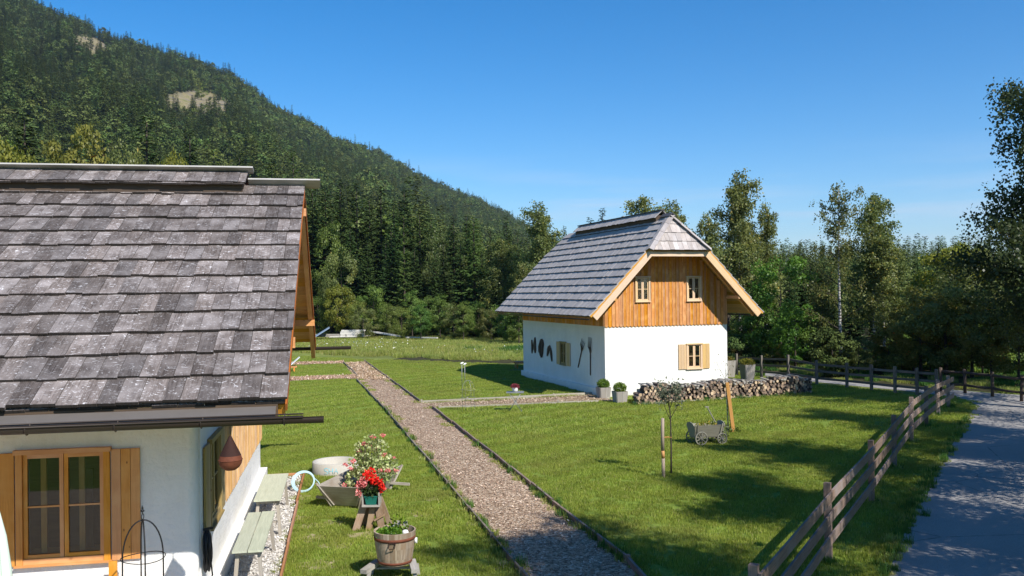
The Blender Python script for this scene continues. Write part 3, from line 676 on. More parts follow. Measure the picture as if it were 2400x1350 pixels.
at(1038, 94, 530, LG[2], 'pale grey green aspen top in the forest edge', EDGE, .55)
at(1178, 80, 560, BI[0], 'drooping pale birch in the edge beside the darker spruces', EDGE, 1.3)
at(1268, 76, 474, BI[1], 'tall birch standing out against the sky left of the white house roof', None, 1.15)
at(1225, 72, 620, BI[2], 'low drooping birch just left of the white house eave', EDGE, 1.2)
at(775, 92, 545, LG[1], 'tall pale broadleaf tree beside the near roof gable', EDGE, .6)
at(800, 89, 590, LG[2], 'olive green broadleaf tree second from the near roof gable', EDGE, .6)
at(790, 86, 665, LY[0], 'yellow green bush like tree low in the forest edge', EDGE, .75)
at(745, 88, 690, LG[0], 'dark green low broadleaf tree next to the near roof gable', EDGE)
L2 = 'mid green broadleaf tree in the lower front row of the forest edge'
e_sp = []
for px_, d, yt, k, wd in ((840, 84, 700, 0, .8), (875, 85, 680, 1, 1), (905, 84, 705, 0, .9), (930, 84, 715, 2, .8), (965, 83, 690, 1, .8), (1000, 84, 690, 0, .9), (1030, 80, 700, 1, 1), (1062, 79, 710, 2, 1), (1085, 77, 715, 1, .9),
                       (850, 82, 720, 2, 1), (940, 80, 715, 0, 1), (985, 79, 720, 1, 1), (1150, 78, 720, 2, 1), (1185, 74, 700, 0, 1), (1215, 70, 720, 1, 1), (1120, 80, 700, 0, .9)):
    e = at(px_, d, yt, LG[k], L2, EDGE, wd); e_sp.append((px_, e))
for n_, (_, e) in enumerate(sorted(e_sp, key=lambda q: q[0])): e['label'] = 'low mid green broadleaf tree before the forest edge, %s from the near roof' % ORD[n_]
# behind the white house
at(1385, 66, 508, SP[2], 'bushy pine top left of the white house ridge', 'treetops behind the white house ridge', 1.2)
at(1414, 68, 484, SP[1], 'dark pointed pine above the white house ridge', 'treetops behind the white house ridge', 1.1)
at(1325, 80, 527, SP[1], 'small spruce tip left of the white house roof against the sky', None, .8)
at(1516, 62, 460, BI[0], 'yellowish birch top above the highest point of the white house ridge', 'treetops behind the white house ridge', 1.1)
at(1582, 60, 470, BI[1], 'birch top right of the white house ridge end', 'treetops behind the white house ridge', 1.1)
at(1660, 62, 505, BI[2], 'thin pale birch top above the half hip on the right', 'treetops behind the white house ridge', .9)
at(1733, 58, 400, BI[1], 'tallest dense birch right of the white house roof', 'birches right of the white house', 1.0)
at(1765, 60, 520, BI[0], 'lower crown leaning out right of the tallest birch', 'birches right of the white house', 1.0)
at(1797, 60, 482, BI[2], 'narrow birch top just right of the tallest birch', 'birches right of the white house', .75)
at(1705, 55, 560, LG[2], 'shaded tree directly behind the right eave of the white house', None, 1)
at(1828, 50, 612, LB, 'bright green maple like tree between the white house and the thin birch', None, .9)
at(1862, 49, 720, LB, 'lower bright green bush hanging over the rear fence', None, 1)
at(1760, 52, 690, LG[1], 'dark green tree behind the tall planter', None, 1.1)
at(1968, 46, 432, BIs, 'sparse thin birch with a bare white trunk behind the rear fence', 'two birches behind the rear fence', .95)
at(2048, 48, 456, BI[0], 'leafy golden green birch beside the sparse birch', 'two birches behind the rear fence', 1.05)
at(2070, 47, 560, BI[2], 'lower golden crown hanging right of the leafy birch', 'two birches behind the rear fence', 1.3)
at(1925, 50, 640, BI[2], 'small olive birch left of the sparse birch trunk', None, 1.2)
at(1885, 56, 590, SP[1], 'dark spruce far behind between maple and sparse birch', None)
at(2100, 46, 740, SP[0], 'small dark spruce right of the leafy birch foot', None, 1.1)
at(2155, 44, 690, LY[1], 'yellow brown tree behind the fence corner', 'autumn trees behind the fence corner', 1.1)
at(2215, 43, 665, LG[2], 'olive tree with orange leaf tips behind the fence corner', 'autumn trees behind the fence corner', 1.2)
at(2275, 42, 700, LY[1], 'lower yellow brown tree above the road bend', 'autumn trees behind the fence corner', 1.2)
at(2240, 58, 565, LY[0], 'yellow treetop against the sky left of the big dark tree', None, .9)
at(2275, 56, 580, LG[2], 'olive treetop next to the yellow treetop', None, .9)
at(2320, 41, 720, LG[2], 'olive bush tree low behind the dark log fence', 'bushes behind the dark log fence', 1)
at(2385, 40, 730, LY[1], 'rightmost yellowish bush behind the dark log fence', 'bushes behind the dark log fence', 1.1)
at(2010, 44, 790, LG[2], 'low golden bush at the foot of the leafy birch', None, 1.1)
U = 'shrub in the dark undergrowth behind the rear fence'; UG = 'undergrowth shrubs behind the rear fence'
for i, px_ in enumerate(range(1715, 2460, 20)):
    d = (49 if px_ < 1950 else 43)+rng.uniform(0, 6); at(px_+rng.uniform(-8, 8), d, rng.uniform(740, 830), BU[int(rng.integers(0, 3))], U, UG, 1.)
e_sp = []
for px_, d, yt, k in ((1800, 66, 600, 0), (1850, 64, 630, 2), (1900, 66, 610, 1), (1950, 68, 640, 3), (2000, 64, 650, 0), (2050, 60, 640, 2), (2105, 62, 620, 1), (2160, 60, 640, 0), (2210, 62, 630, 3), (1740, 70, 600, 2), (2320, 56, 600, 1), (2380, 58, 560, 0)):
    e = at(px_, d, yt, SP[k], 'dark spruce in the wood behind the rear fence', 'spruces in the wood behind the rear fence', 1.2); e_sp.append((px_, e))
for n_, (_, e) in enumerate(sorted(e_sp, key=lambda q: q[0])): e['label'] = 'dark spruce in the wood behind the rear fence, %s from the white house' % ORD[n_]
RT2 = None
# roadside trees: right of the road, their crowns dapple the lawn and the asphalt
RT = [mkbirch(11, 2.9, 'birch_leaf_dark', 24, .20, 'bark_dark', 'roadside_tree', .10, .2, n_str=4300, ls=1.5, per=18, sp=.5),
      mkbirch(11, 3.1, 'birch_leaf_dark', 24, .20, 'bark_dark', 'roadside_tree', .10, .2, n_str=4500, ls=1.3, per=18, sp=.5)]
RL = mkbirch(7, 2.6, 'birch_leaf_dark', 18, .12, 'bark_dark', 'roadside_tree', .09, .12, n_str=620, ls=1.1, per=16, sp=.6)
plant(RT[0], 8.5, 5.6, 12.4, 'nearest roadside tree whose shade falls on the lower lawn', 'trees along the right side of the road', .3)
plant(RT[1], 11.6, 11.0, 10.8, 'second roadside tree shading the lawn by the orange tipped stake', 'trees along the right side of the road', 1.9)
plant(RT[0], 13.1, 16.6, 9.8, 'roadside tree with twigs hanging into the top right of the photo', 'trees along the right side of the road', 4.)
plant(RT[1], 17.3, 22.4, 9.8, 'roadside tree beyond the photo edge shading the lawn beside the wagon', 'trees along the right side of the road', 2.6)
plant(RT[0], 19.6, 30.5, 12.5, 'big dark tree at the right photo edge beside the road bend', 'trees along the right side of the road', 1.1, wid=1.15)
plant(RT[1], 24.5, 36.5, 12.0, 'dark tree behind the big one at the right photo edge', 'trees along the right side of the road', 5.1)
plant(RL, 14.6, 19.6, 6.5, 'low roadside tree between the taller ones beyond the photo edge', 'trees along the right side of the road', 1.3)
plant(RL, 12.3, 13.6, 6.5, 'low bushy roadside tree near the camera beyond the photo edge', 'trees along the right side of the road', 2.9)
plant(RL, 10.6, 8.9, 6.5, 'lowest roadside tree beside the camera beyond the photo edge', 'trees along the right side of the road', 5.)
plant(RL, 19.6, 26.2, 7, 'low tree beside the road bend at the right photo edge', 'trees along the right side of the road', 0.7)
plant(RT[1], 19.5, 15.5, 11, 'roadside tree standing back from the road out on the right', 'trees along the right side of the road', 3.3)

# ================================================================== GRASS (stuff)
def blades(name, size, n, h0, h1, wd, mat, lean=.35):
    x = rng.uniform(-size/2, size/2, (n, 2)); h = rng.uniform(h0, h1, n); a = rng.uniform(0, 6.28, n)
    d = np.stack([np.cos(a)*lean*rng.uniform(0, 1, n), np.sin(a)*lean*rng.uniform(0, 1, n), np.ones(n)], 1)
    c = np.stack([x[:, 0], x[:, 1], np.full(n, -.004)], 1); sx = np.stack([-np.sin(a), np.cos(a), np.zeros(n)], 1)
    V = np.stack([c-sx*wd/2, c+sx*wd/2, c+d*h[:, None]+sx*wd*.12, c+d*h[:, None]-sx*wd*.12], 1).reshape(-1, 3)
    return npmesh(name, V, np.arange(4*n).reshape(n, 4), rng.uniform(0, 1, n), mat)
bare = []
for q_, r_ in (((692, 1168), .32), ((688, 1215), .30), ((762, 1232), .36), ((735, 1262), .28), ((800, 1278), .30), ((745, 1325), .34), ((880, 1195), .25), ((985, 1205), .22), ((1010, 1170), .2), ((1115, 1228), .22), ((1180, 1325), .25), ((860, 1255), .3)):
    c_ = G(*q_); n_ = 16; bare.append([(c_[0]+r_*1.2*math.cos(a)*random.uniform(.5, 1.2), c_[1]+r_*math.sin(a)*random.uniform(.5, 1.2)) for a in np.linspace(0, 6.283, n_, endpoint=False)]); sheet('bare_soil', bare[-1], .0065, 'straw_soil')
holes = [main_poly, br_poly, cp_poly, cp2_poly, road_poly, [q[:2] for q in gv], [q[:2] for q in terr],
         [H1.w(-14, -.1)[:2], H1.w(.2, -.1)[:2], H1.w(.2, 9.4)[:2], H1.w(-14, 9.4)[:2]], [H2.w(-.15, -.1)[:2], H2.w(6, -.1)[:2], H2.w(6, 10.3)[:2], H2.w(-.15, 10.3)[:2]]]
def grass_pts(y0, y1, step, polys_in, jit=.5, margin=.56):
    ys = np.arange(y0, y1, step); out = []
    for y in ys:
        xx = np.arange(-y*.60-1, y*.60+1, step); out.append(np.stack([xx+rng.uniform(-step*jit, step*jit, len(xx)), np.full(len(xx), y)+rng.uniform(-step*jit, step*jit, len(xx)), np.full(len(xx), .006)], 1))
    P = np.concatenate(out); ok = np.zeros(len(P), bool)
    for q in polys_in: ok |= inpoly(P, q)
    for q in holes: ok &= ~inpoly(P, q)
    return P[ok]
gb = [blades('grass_tuft', .42, 300, .025, .065, .011, 'grass_blade') for _ in range(4)]
P = grass_pts(11.5, 27, .3, [lawn_poly])
bm_ = np.zeros(len(P), bool)
for q in bare: bm_ |= inpoly(P, q)
P = P[~bm_ | (rng.uniform(0, 1, len(P)) < .72)]; tag(scatter('lawn_grass', P, gb, rng.uniform(0, 6.28, len(P)), rng.uniform(.7, 1.15, len(P)), rng.integers(0, 4, len(P))), 'short mown green grass of the lawn', 'grass')
gb2 = [blades('grass_tuft', .85, 420, .03, .07, .022, 'grass_blade') for _ in range(4)]
P = grass_pts(27, 64, .6, [lawn_poly]); tag(scatter('far_lawn_grass', P, gb2, rng.uniform(0, 6.28, len(P)), rng.uniform(.7, 1.1, len(P)), rng.integers(0, 4, len(P))), 'short mown grass of the lawn round the white house', 'grass')
mb_ = [blades('meadow_tuft', 1.7, 700, .15, .42, .028, 'meadow_blade', .7) for _ in range(4)]+[blades('weed_tuft', 1.6, 380, .2, .5, .06, 'weed_green', .7) for _ in range(2)]
mead = [tuple(G(560, 826)[:2]), tuple(G(700, 826)[:2]), tuple(G(860, 834)[:2]), tuple(G(1010, 840)[:2]), tuple(G(1225, 850)[:2]), tuple(G(1300, 850)[:2]), (30, 75), (30, 105), (-80, 110), (-60, 63)]
P = grass_pts(52, 108, 1.0, [mead]); nz = np.sin(P[:, 0]*.31+1)+np.sin(P[:, 1]*.4+P[:, 0]*.15)+rng.normal(0, .4, len(P)); edge = P[:, 1] < 66
i = np.where((nz > .9) & edge, 4+rng.integers(0, 2, len(P)), rng.integers(0, 4, len(P)))
tag(scatter('meadow_grass', P, mb_, rng.uniform(0, 6.28, len(P)), rng.uniform(.6, 1.1, len(P))*np.where(P[:, 1] < 58, .6, 1), i), 'tall yellowing meadow grass between lawn and forest', 'grass')
wd = []
for a_, b_ in zip(roadL[:5], roadL[1:6]):
    for t_ in np.arange(0, 1, .035): wd.append(np.append(np.array(a_)*(1-t_)+np.array(b_)*t_+rng.normal(-.05, .09, 2), .006))
for f_ in ((5.03, 14.1), (7.31, 18.), (9.3, 21.5), (11.3, 25.), (13., 27.7), (14.55, 30.1), (15.85, 32.)):
    for _ in range(7): wd.append(np.append(np.array(f_)+rng.normal(0, .09, 2), .006))
for q_ in np.linspace(0, 1, 60): wd.append(G(1490, 951)*(1-q_)+G(1903, 924)*q_+rng.normal(0, .06, 3)*(1, 1, 0))
for k_ in range(3):
    for a_, b_ in ((pl_[k_+1], pl_[k_+2]), (pr_[k_+3], pr_[k_+4])):
        for t_ in rng.uniform(0, 1, 26): wd.append(G(a_[0]*(1-t_)+b_[0]*t_, a_[1]*(1-t_)+b_[1]*t_)+rng.normal(0, .07, 3)*(1, 1, 0))
wd = np.array(wd); wt = [blades('weed_tuft', .16, 60, .06, .17, .012, 'weed_green', .6), blades('weed_tuft', .2, 60, .05, .12, .014, 'meadow_blade', .8)]
tag(scatter('edge_weeds', wd, wt, rng.uniform(0, 6.28, len(wd)), rng.uniform(.6, 1.3, len(wd)), rng.integers(0, 2, len(wd))), 'longer unmown grass tufts along fence posts, path boards and road edge', 'grass')
P = grass_pts(33, 60, 1.1, [[tuple(G(1700, 876)[:2]), tuple(G(1985, 901)[:2]), tuple(G(2450, 925)[:2]), (45, 42), (38, 62), (12, 62)]])
tag(scatter('rough_grass', P, mb_, rng.uniform(0, 6.28, len(P)), rng.uniform(.3, .6, len(P)), rng.integers(3, 6, len(P))), 'rough grass and weeds behind the rear fence and the road', 'grass')
# white umbels in the meadow, fallen leaves, wood chips, marble gravel
c = np.concatenate([np.array([(q-1200)/FPX*d, d, .0])+np.concatenate([rng.normal(0, (2.2, 1.6), (28, 2)), rng.uniform(.3, .5, (28, 1))], 1) for q, d in ((830, 72), (790, 74), (955, 66), (1180, 62), (860, 70))])
V, F = cards(c, np.stack([rng.normal(0, 1, len(c)), rng.normal(0, 1, len(c)), np.zeros(len(c))], 1), .10, .10); tag(link('meadow_flowers', npmesh('meadow_flowers', V, F, rng.uniform(0, 1, len(F)), 'flower_white')), 'small white umbel flowers in the meadow grass', 'flowers', kind='stuff')
P = grass_pts(12, 40, 1.0, [lawn_poly], 1.); P = P[(rng.uniform(0, 1, len(P)) < .28+.5*(P[:, 0]/P[:, 1] > .33))]
V, F = cards(P+np.array([0, 0, .05]), np.stack([rng.normal(0, 1, len(P)), rng.normal(0, 1, len(P)), rng.normal(0, .15, len(P))], 1), rng.uniform(.05, .10, len(P)), rng.uniform(.04, .07, len(P)), np.tile((0, 0, 1.), (len(P), 1)))
tag(link('fallen_leaves', npmesh('fallen_leaves', V, F, rng.uniform(.3, 1, len(F)), 'leaf_yellow')), 'scattered fallen yellow leaves on the lawn', 'leaves', kind='stuff')
def chips(name, poly, n, y0, y1, L0, L1, mat, z=.02, th=.35):
    lo = np.min(np.array(poly), 0); hi = np.max(np.array(poly), 0); lo[1] = max(lo[1], y0); hi[1] = min(hi[1], y1)
    P = np.stack([rng.uniform(lo[0], hi[0], n*3), rng.uniform(lo[1], hi[1], n*3), rng.uniform(.0, .02, n*3)+z], 1); P = P[inpoly(P, poly)][:n]; k = len(P)
    d = np.stack([rng.normal(0, 1, k), rng.normal(0, 1, k), rng.normal(0, th, k)], 1); L = rng.uniform(L0, L1, k)
    return cards(P, d, L, L*rng.uniform(.3, .6, k), np.tile((0, 0, 1.), (k, 1))+rng.normal(0, .25, (k, 3)))
leafmat('chip', (.17, .115, .072), (.52, .38, .265), 0, (.74, .60, .45), .86, ov=0, gloss=.01)
leafmat('chip_fresh', (.32, .20, .11), (.58, .42, .27), 0, (.68, .56, .42), .8, ov=0, gloss=.02)
leafmat('marble_chip', (.45, .41, .36), (.78, .75, .71), 0, ov=0, gloss=.02)
V, F = chips('c', [tuple(q) for q in main_poly], 42000, 10, 47, .025, .07, 'chip'); tag(link('path_chips', npmesh('path_chips', V, F, rng.uniform(0, 1, len(F)), 'chip')), 'weathered brown wood chips lying on the main path', 'wood chips', kind='stuff')
V, F = chips('c', [tuple(q) for q in br_poly], 9000, 10, 60, .03, .08, 'chip'); tag(link('branch_path_chips', npmesh('branch_path_chips', V, F, rng.uniform(0, 1, len(F)), 'chip')), 'wood chips on the short path to the white house', 'wood chips', kind='stuff')
fp = [G(835, 889)[:2], G(806, 851)[:2], G(855, 848)[:2], G(922, 893)[:2]]
V, F = chips('c', [tuple(q) for q in fp], 12000, 30, 70, .04, .11, 'chip_fresh', .03); tag(link('fresh_chips', npmesh('fresh_chips', V, F, rng.uniform(0, 1, len(F)), 'chip_fresh')), 'fresh pale wood chips at the far end of the path', 'wood chips', kind='stuff')
V, F = chips('c', [tuple(q) for q in cp_poly], 9000, 30, 70, .05, .12, 'chip_fresh', .03); V2, F2 = chips('c', [tuple(q) for q in cp2_poly], 7000, 30, 70, .05, .12, 'chip_fresh', .03)
tag(link('side_path_chips', npmesh('side_path_chips', np.concatenate([V, V2]), np.concatenate([F, F2+len(V)]), rng.uniform(0, 1, len(F)+len(F2)), 'chip_fresh')), 'pale wood chips on the two narrow side paths', 'wood chips', kind='stuff')
V, F = chips('c', [tuple(q[:2]) for q in gv], 14000, 8, 30, .03, .07, 'marble_chip', .02, .6); tag(link('white_gravel', npmesh('white_gravel', V, F, rng.uniform(0, 1, len(F)), 'marble_chip')), 'white marble gravel in the strip along the near house', 'gravel', kind='stuff')
#PART3
# ================================================================== HOUSE HELPERS
def wallbox(mb, fr, axis, c0, c1, a0, a1, z0, z1, holes=()):
    """wall slab: axis 'v' = slab spans u a0..a1 at v c0..c1 ; axis 'u' = spans v"""
    xs = sorted({a0, a1, *[h[0] for h in holes], *[h[1] for h in holes]}); zs = sorted({z0, z1, *[h[2] for h in holes], *[h[3] for h in holes]})
    for i in range(len(xs)-1):
        for j in range(len(zs)-1):
            xm, zm = (xs[i]+xs[i+1])/2, (zs[j]+zs[j+1])/2
            if any(h[0] < xm < h[1] and h[2] < zm < h[3] for h in holes): continue
            if axis == 'v': mb.box(xs[i], xs[i+1], c0, c1, zs[j], zs[j+1], .5)
            else: mb.box(c0, c1, xs[i], xs[i+1], zs[j], zs[j+1], .5)
def rx_(axis, c, sgn, a, o, z):
    """local point: a along the wall, o outwards"""
    return (a, c+sgn*o, z) if axis == 'v' else (c+sgn*o, a, z)
def window(parent, axis, c, sgn, a0, a1, z0, z1, wmat='larch_honey', shut=None, smat='shutter_pale', split=2, label=None, casing=.07, out=.03, bars=1, curtain=False, rmat='inner_wood'):
    """a window with frame, glass, glazing bars, curtain and shutters (out = how far the frame stands proud)"""
    f = MB(); Q = lambda a, o, z: rx_(axis, c, sgn, a, o, z)
    def bx(A0, A1, O0, O1, Z0, Z1, mb=f, r=None):
        p, q = Q(A0, O0, Z0), Q(A1, O1, Z1)
        mb.box(min(p[0], q[0]), max(p[0], q[0]), min(p[1], q[1]), max(p[1], q[1]), min(Z0, Z1), max(Z0, Z1), r)
    cs = casing
    bx(a0-cs, a0+.02, -.12, out+.02, z0-cs, z1+cs*.2); bx(a1-.02, a1+cs, -.12, out+.02, z0-cs, z1+cs*.2)
    bx(a0-cs-.02, a1+cs+.02, -.12, out+.045, z1+cs*.2, z1+cs*1.2); bx(a0-cs-.02, a1+cs+.02, -.12, out+.05, z0-cs*1.4, z0-cs*.998)
    bx(a0+.021, a1-.021, -.10, out, z0-cs*.997, z0+.01)
    w_ = f.build('window_frame', wmat, parent)
    if label: w_['label'] = label
    s = MB(); n = split; W = (a1-a0-.04)/n; g = MB(); so = out-.02
    for i in range(n):
        x0 = a0+.02+i*W+.004; x1 = x0+W-.008; b = .05
        bx(x0, x0+b, so-.05, so, z0+.012, z1, s); bx(x1-b, x1, so-.05, so, z0+.012, z1, s)
        bx(x0+b, x1-b, so-.05, so, z0+.012, z0+.012+b, s); bx(x0+b, x1-b, so-.05, so, z1-b, z1, s)
        for k in range(bars):
            zb = z0+(z1-z0)*(k+1)/(bars+1); bx(x0+b, x1-b, so-.04, so-.005, zb-.011, zb+.011, s)
        bx(x0+b, x1-b, so-.03, so-.024, z0+.062, z1-b, g)
    s.build('sash', wmat, w_); g.build('pane', 'glass', w_)
    rd_ = .62 if rmat == 'dark_wood' else .30; rm = MB(); rm.obox(Q((a0+a1)/2, -rd_, (z0+z1)/2), *( [(.9, 0, 0), (0, .01, 0)] if axis == 'v' else [(.01, 0, 0), (0, .9, 0)]), (0, 0, .9))
    rm.obox(Q((a0+a1)/2+.2, -.26 if rd_ < .5 else -.40, (z0+z1)/2-.3), *( [(.06, 0, 0), (0, .03, 0)] if axis == 'v' else [(.2, 0, 0), (0, .06, 0)]), (0, 0, .7))
    rm.build('inner_panelling', rmat, w_)
    if rmat == 'dark_wood':
        jb = MB()
        for f_ in (.16, .62):
            xx = a0+(a1-a0)*f_; bx(xx, xx+.07, -.26, -.22, z0+.02, z1, jb)
        bx(a0, a1, -.5, -.22, z0-.02, z0+.015, jb); jb.build('inner_frame', 'larch_honey', w_)
    if curtain:
        cu = MB(); k = 6; ca = a0+.06; 
        for i in range(k):
            xa, xb = ca+i*.014, ca+(i+1)*.014; oo = -.14-.02*(i % 2)
            bx(xa, xb, oo, oo-.006, z0+.1, z1-.05, cu, .5)
        cu.build('curtain', 'curtain', w_)
    if shut:
        for (s0, s1) in shut:
            sh = MB(); n = max(2, int(abs(s1-s0)/.12)); dw = (s1-s0)/n
            for i in range(n): bx(s0+i*dw+.003, s0+(i+1)*dw-.003, .012, .042, z0-cs*1.1, z1+cs*.6, sh)
            for zz in (z0+.12, z1-.14): bx(s0+.02, s1-.02, .0, .0115, zz, zz+.09, sh)
            sh.build('shutter', smat, parent)
    return w_
def course(mb, p0, pu, ps, pn, a0, a1, s0, s1, width, th=.028, jit=.014, lift=.03, clip=None, wj=.18, phase=None):
    """one row of shingles; p0 origin, pu across, ps down the slope, pn normal; from s0 down to s1"""
    x = a0
    while x < a1-.01:
        wd = width*random.uniform(1-wj, 1+wj); x1 = min(x+wd, a1)
        if a1-x1 < width*.3: x1 = a1
        e = random.uniform(-jit, jit); t = th*random.uniform(.8, 1.2); l = lift+random.uniform(-.005, .006); l2 = l+random.uniform(-.006, .006)
        X0, X1 = x+.003, x1-.003; sA, sB = s0, s1+e
        P = lambda a, s, n: p0+pu*a+ps*s+pn*n
        def cl(a, s):
            return a if clip is None else min(max(a, clip(s)[0]), clip(s)[1])
        b = len(mb.v)
        q = [(X0, sA, 0), (X1, sA, 0), (X1, sB, l2-.002), (X0, sB, l-.002), (X0, sA, t), (X1, sA, t), (X1, sB, l2+t), (X0, sB, l+t)]
        if clip is not None and cl(X1, sB)-cl(X0, sB) < .01: x = x1; continue
        for a, s, n in q: mb.v.append(tuple(P(cl(a, s), s, n)))
        r = random.random(); L = sB-sA; W = X1-X0
        mb.face([b+4, b+5, b+6, b+7][::-1], [(0, 0), (W, 0), (W, L), (0, L)][::-1], r)
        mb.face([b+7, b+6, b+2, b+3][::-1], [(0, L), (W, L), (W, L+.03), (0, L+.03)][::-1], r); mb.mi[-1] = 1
        mb.face([b+4, b+7, b+3, b], [(0, 0), (0, L), (.03, L), (.03, 0)][::-1], r); mb.face([b+5, b+1, b+2, b+6], [(0, 0), (0, L), (.03, L), (.03, 0)], r)
        mb.face([b+3, b+2, b+1, b][::-1], [(0, 0)]*4, r)
        x = x1
def fixn(o):
    import bmesh
    bm = bmesh.new(); bm.from_mesh(o.data); bmesh.ops.recalc_face_normals(bm, faces=bm.faces); bm.to_mesh(o.data); bm.free(); return o
U_, V_, Z_ = np.array((1., 0, 0)), np.array((0, 1., 0)), np.array((0, 0, 1.))

# ================================================================== NEAR HOUSE
h1 = empty('shingled_cottage', tuple(A1), -H1.b, 'near white cottage with a huge weathered wood shingle roof, cut by the left photo edge', 'house')
UL, UR, VD = -13., 1.30, 9.4          # roof from UL to UR, wall depth
AP = np.array((0, 4.65, 6.47)); EA = np.array((0, -1.6, 3.10)); EB = np.array((0, 10.9, 3.12))
mb = MB(); W1 = (-2.2, -1.16, .95, 2.33); W1b = (-6.4, -5.4, .95, 2.33)
wallbox(mb, H1, 'v', 0, .3, -12.5, -.12, 0, 3.55, [W1])
GW = (1.05, 2.12, 1.03, 2.2)
wallbox(mb, H1, 'u', -.3, 0, .3, VD, 0, 3.0, [GW]); mb.box(-.3, -.12, .1, .298, 0, 2.999, .5)
mb.lathe([(.12, 0), (.12, 2.998)], (-.12, .12, 0), 24)
mb.box(-12.5, -.3, VD-.3, VD, 0, 3.2, .5); mb.box(-12.5, -12.2, .3, VD-.3, 0, 3.2, .5)
mb.box(-12, -.31, .31, VD-.31, .02, .06, .5)
mb.build('wall', 'plaster', h1)
mb = MB(); mb.box(0.002, .16, .1, VD+.02, -.05, .24); mb.build('plinth', 'plaster', h1)
# gable boards
def zr(v): return AP[2]-.09-(abs(v-AP[1]))*(.539 if v < AP[1] else .536)-.06
gb_ = MB(); v = 2.62
while v < VD-.02:
    wd = random.uniform(.15, .21); v1 = min(v+wd, VD); zb = .98+random.uniform(-.012, .012)
    pts = [(0.003, v+.003, zb), (0.003, v1-.003, zb+random.uniform(-.01, .01)), (0.003, v1-.003, zr(v1)), (0.003, v+.003, zr(v))]
    b = len(gb_.v); r = random.random()
    for dx in (0, .026):
        for p in pts: gb_.v.append((p[0]+dx, p[1], p[2]))
    gb_.face([b+4, b+5, b+6, b+7], [(0, 0), (wd, 0), (wd, 3), (0, 3)], r)
    for i in range(4): gb_.face([b+i, b+(i+1) % 4, b+4+(i+1) % 4, b+4+i], [(0, 0), (0, .1), (.03, .1), (.03, 0)], r)
    gb_.box(.0295, .046, v1-.03, v1+.03, zb-.03, zr(v1)-.02)
    v = v1
v = 0.13
while v < 2.6:
    v1 = min(v+.19, 2.617); gb_.obox((.016, (v+v1)/2, (2.86+zr(v))/2), (.013, 0, 0), (0, (v1-v)/2-.003, 0), (0, 0, (zr(v)-2.86)/2)); v = v1
fixn(gb_.build('gable_cladding', 'larch_tan', h1))
mb = MB(); mb.prism([(-.29, .32, 2.999), (-.29, VD-.01, 2.999), (-.29, VD-.01, zr(VD)), (-.29, AP[1], zr(AP[1])), (-.29, .32, zr(.32))], (.288, 0, 0)); fixn(mb.build('gable_infill', 'soffit_orange', h1))
mb = MB()
for i in range(8):
    z = 2.7; mb.box(-12.5+i*1.5, -12.5+(i+1)*1.5-.01, .0, .02, 3.2, 3.5)
# roof slabs
def slope(e): d = e-AP; L = np.linalg.norm(d); ps = d/L; pn = np.cross(U_, ps); pn = pn if pn[2] > 0 else -pn; return L, ps, pn
L1_, ps1, pn1 = slope(EA); L2_, ps2, pn2 = slope(EB)
rb = MB()
for L, ps, pn in ((L1_, ps1, pn1), (L2_, ps2, pn2)):
    n = int(L/.2); dl = (L-.12)/n
    for i in range(n-1): rb.obox(AP+U_*(UL+UR-.02)/2+ps*(.06+dl*(i+.5))-pn*.062, U_*(UR-.02-UL)/2, ps*(dl/2-.003), pn*.012)
rb.build('roof_sheathing', 'soffit_orange', h1)
roof = MB(); nr = 13; step = L1_/nr
for i in range(nr-1, -1, -1):
    s1 = L1_-i*step; course(roof, AP+pn1*.0, U_, ps1, pn1, UL, UR+random.uniform(-.01, .01), max(.03, s1-step*1.12), s1, .232, th=.034, lift=.042, jit=.02)
course(roof, AP-pn1*.03, U_, ps1, pn1, UL, UR-.03, L1_-.5, L1_-.03, .3, th=.034, lift=-.005)
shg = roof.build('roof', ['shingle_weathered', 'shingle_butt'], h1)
rf2 = MB()
for i in range(nr-1, -1, -1):
    s1 = L2_-i*step; course(rf2, AP, U_, ps2, pn2, UL, UR+random.uniform(-.012, .012), max(.03, s1-step*1.15), s1+.02, .6, lift=.06)
fixn(rf2).build if False else None
fixn(rf2.build('back_roof', ['red_edge', 'red_edge'], h1)); fixn(shg)
# ridge boards, raised ridge cap
mb = MB()
mb.obox(AP+U_*(.93)+np.array((0, -.07, .062)), U_*.66, np.array((0, .10, -.055)), np.array((0, .007, .013)))
mb.obox(AP+U_*(.93)+np.array((0, .09, .052)), U_*.64, np.array((0, .10, .055))*np.array((1, 1, -1)), np.array((0, -.007, .013)))
mb.build('ridge_board', 'ridge_grey', h1)
CU = .36; CZ = 6.72; CP = np.array((0, 4.65, CZ))
cap = MB(); sl = .46*np.array((0, -math.cos(.47), -math.sin(.47)))
for sg in (-1, 1):
    s_ = np.array((0, sg*math.cos(.47), -math.sin(.47))); n_ = np.array((0, sg*math.sin(.47), math.cos(.47)))
    course(cap, CP, U_, s_, n_, UL, CU-.1, .0, .62, .235, lift=.02); course(cap, CP-n_*.026, U_, s_, n_, UL, CU-.12, .3, .65, .235, lift=.02)
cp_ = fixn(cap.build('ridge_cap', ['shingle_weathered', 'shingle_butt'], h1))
mb = MB(); mb.obox(CP+U_*(UL+CU)/2+np.array((0, -.07, .06)), U_*(CU-UL)/2, np.array((0, .09, -.03)), np.array((0, .005, .013))); mb.obox(CP+U_*(UL+CU-.02)/2+np.array((0, .09, .056)), U_*(CU-UL-.03)/2, np.array((0, .09, .034))*np.array((1, 1, -1)), np.array((0, -.005, .013)))
mb.build('cap_board', 'ridge_grey', cp_)
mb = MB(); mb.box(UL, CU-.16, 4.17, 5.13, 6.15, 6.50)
mb.build('cap_frame', 'dark_wood', cp_)
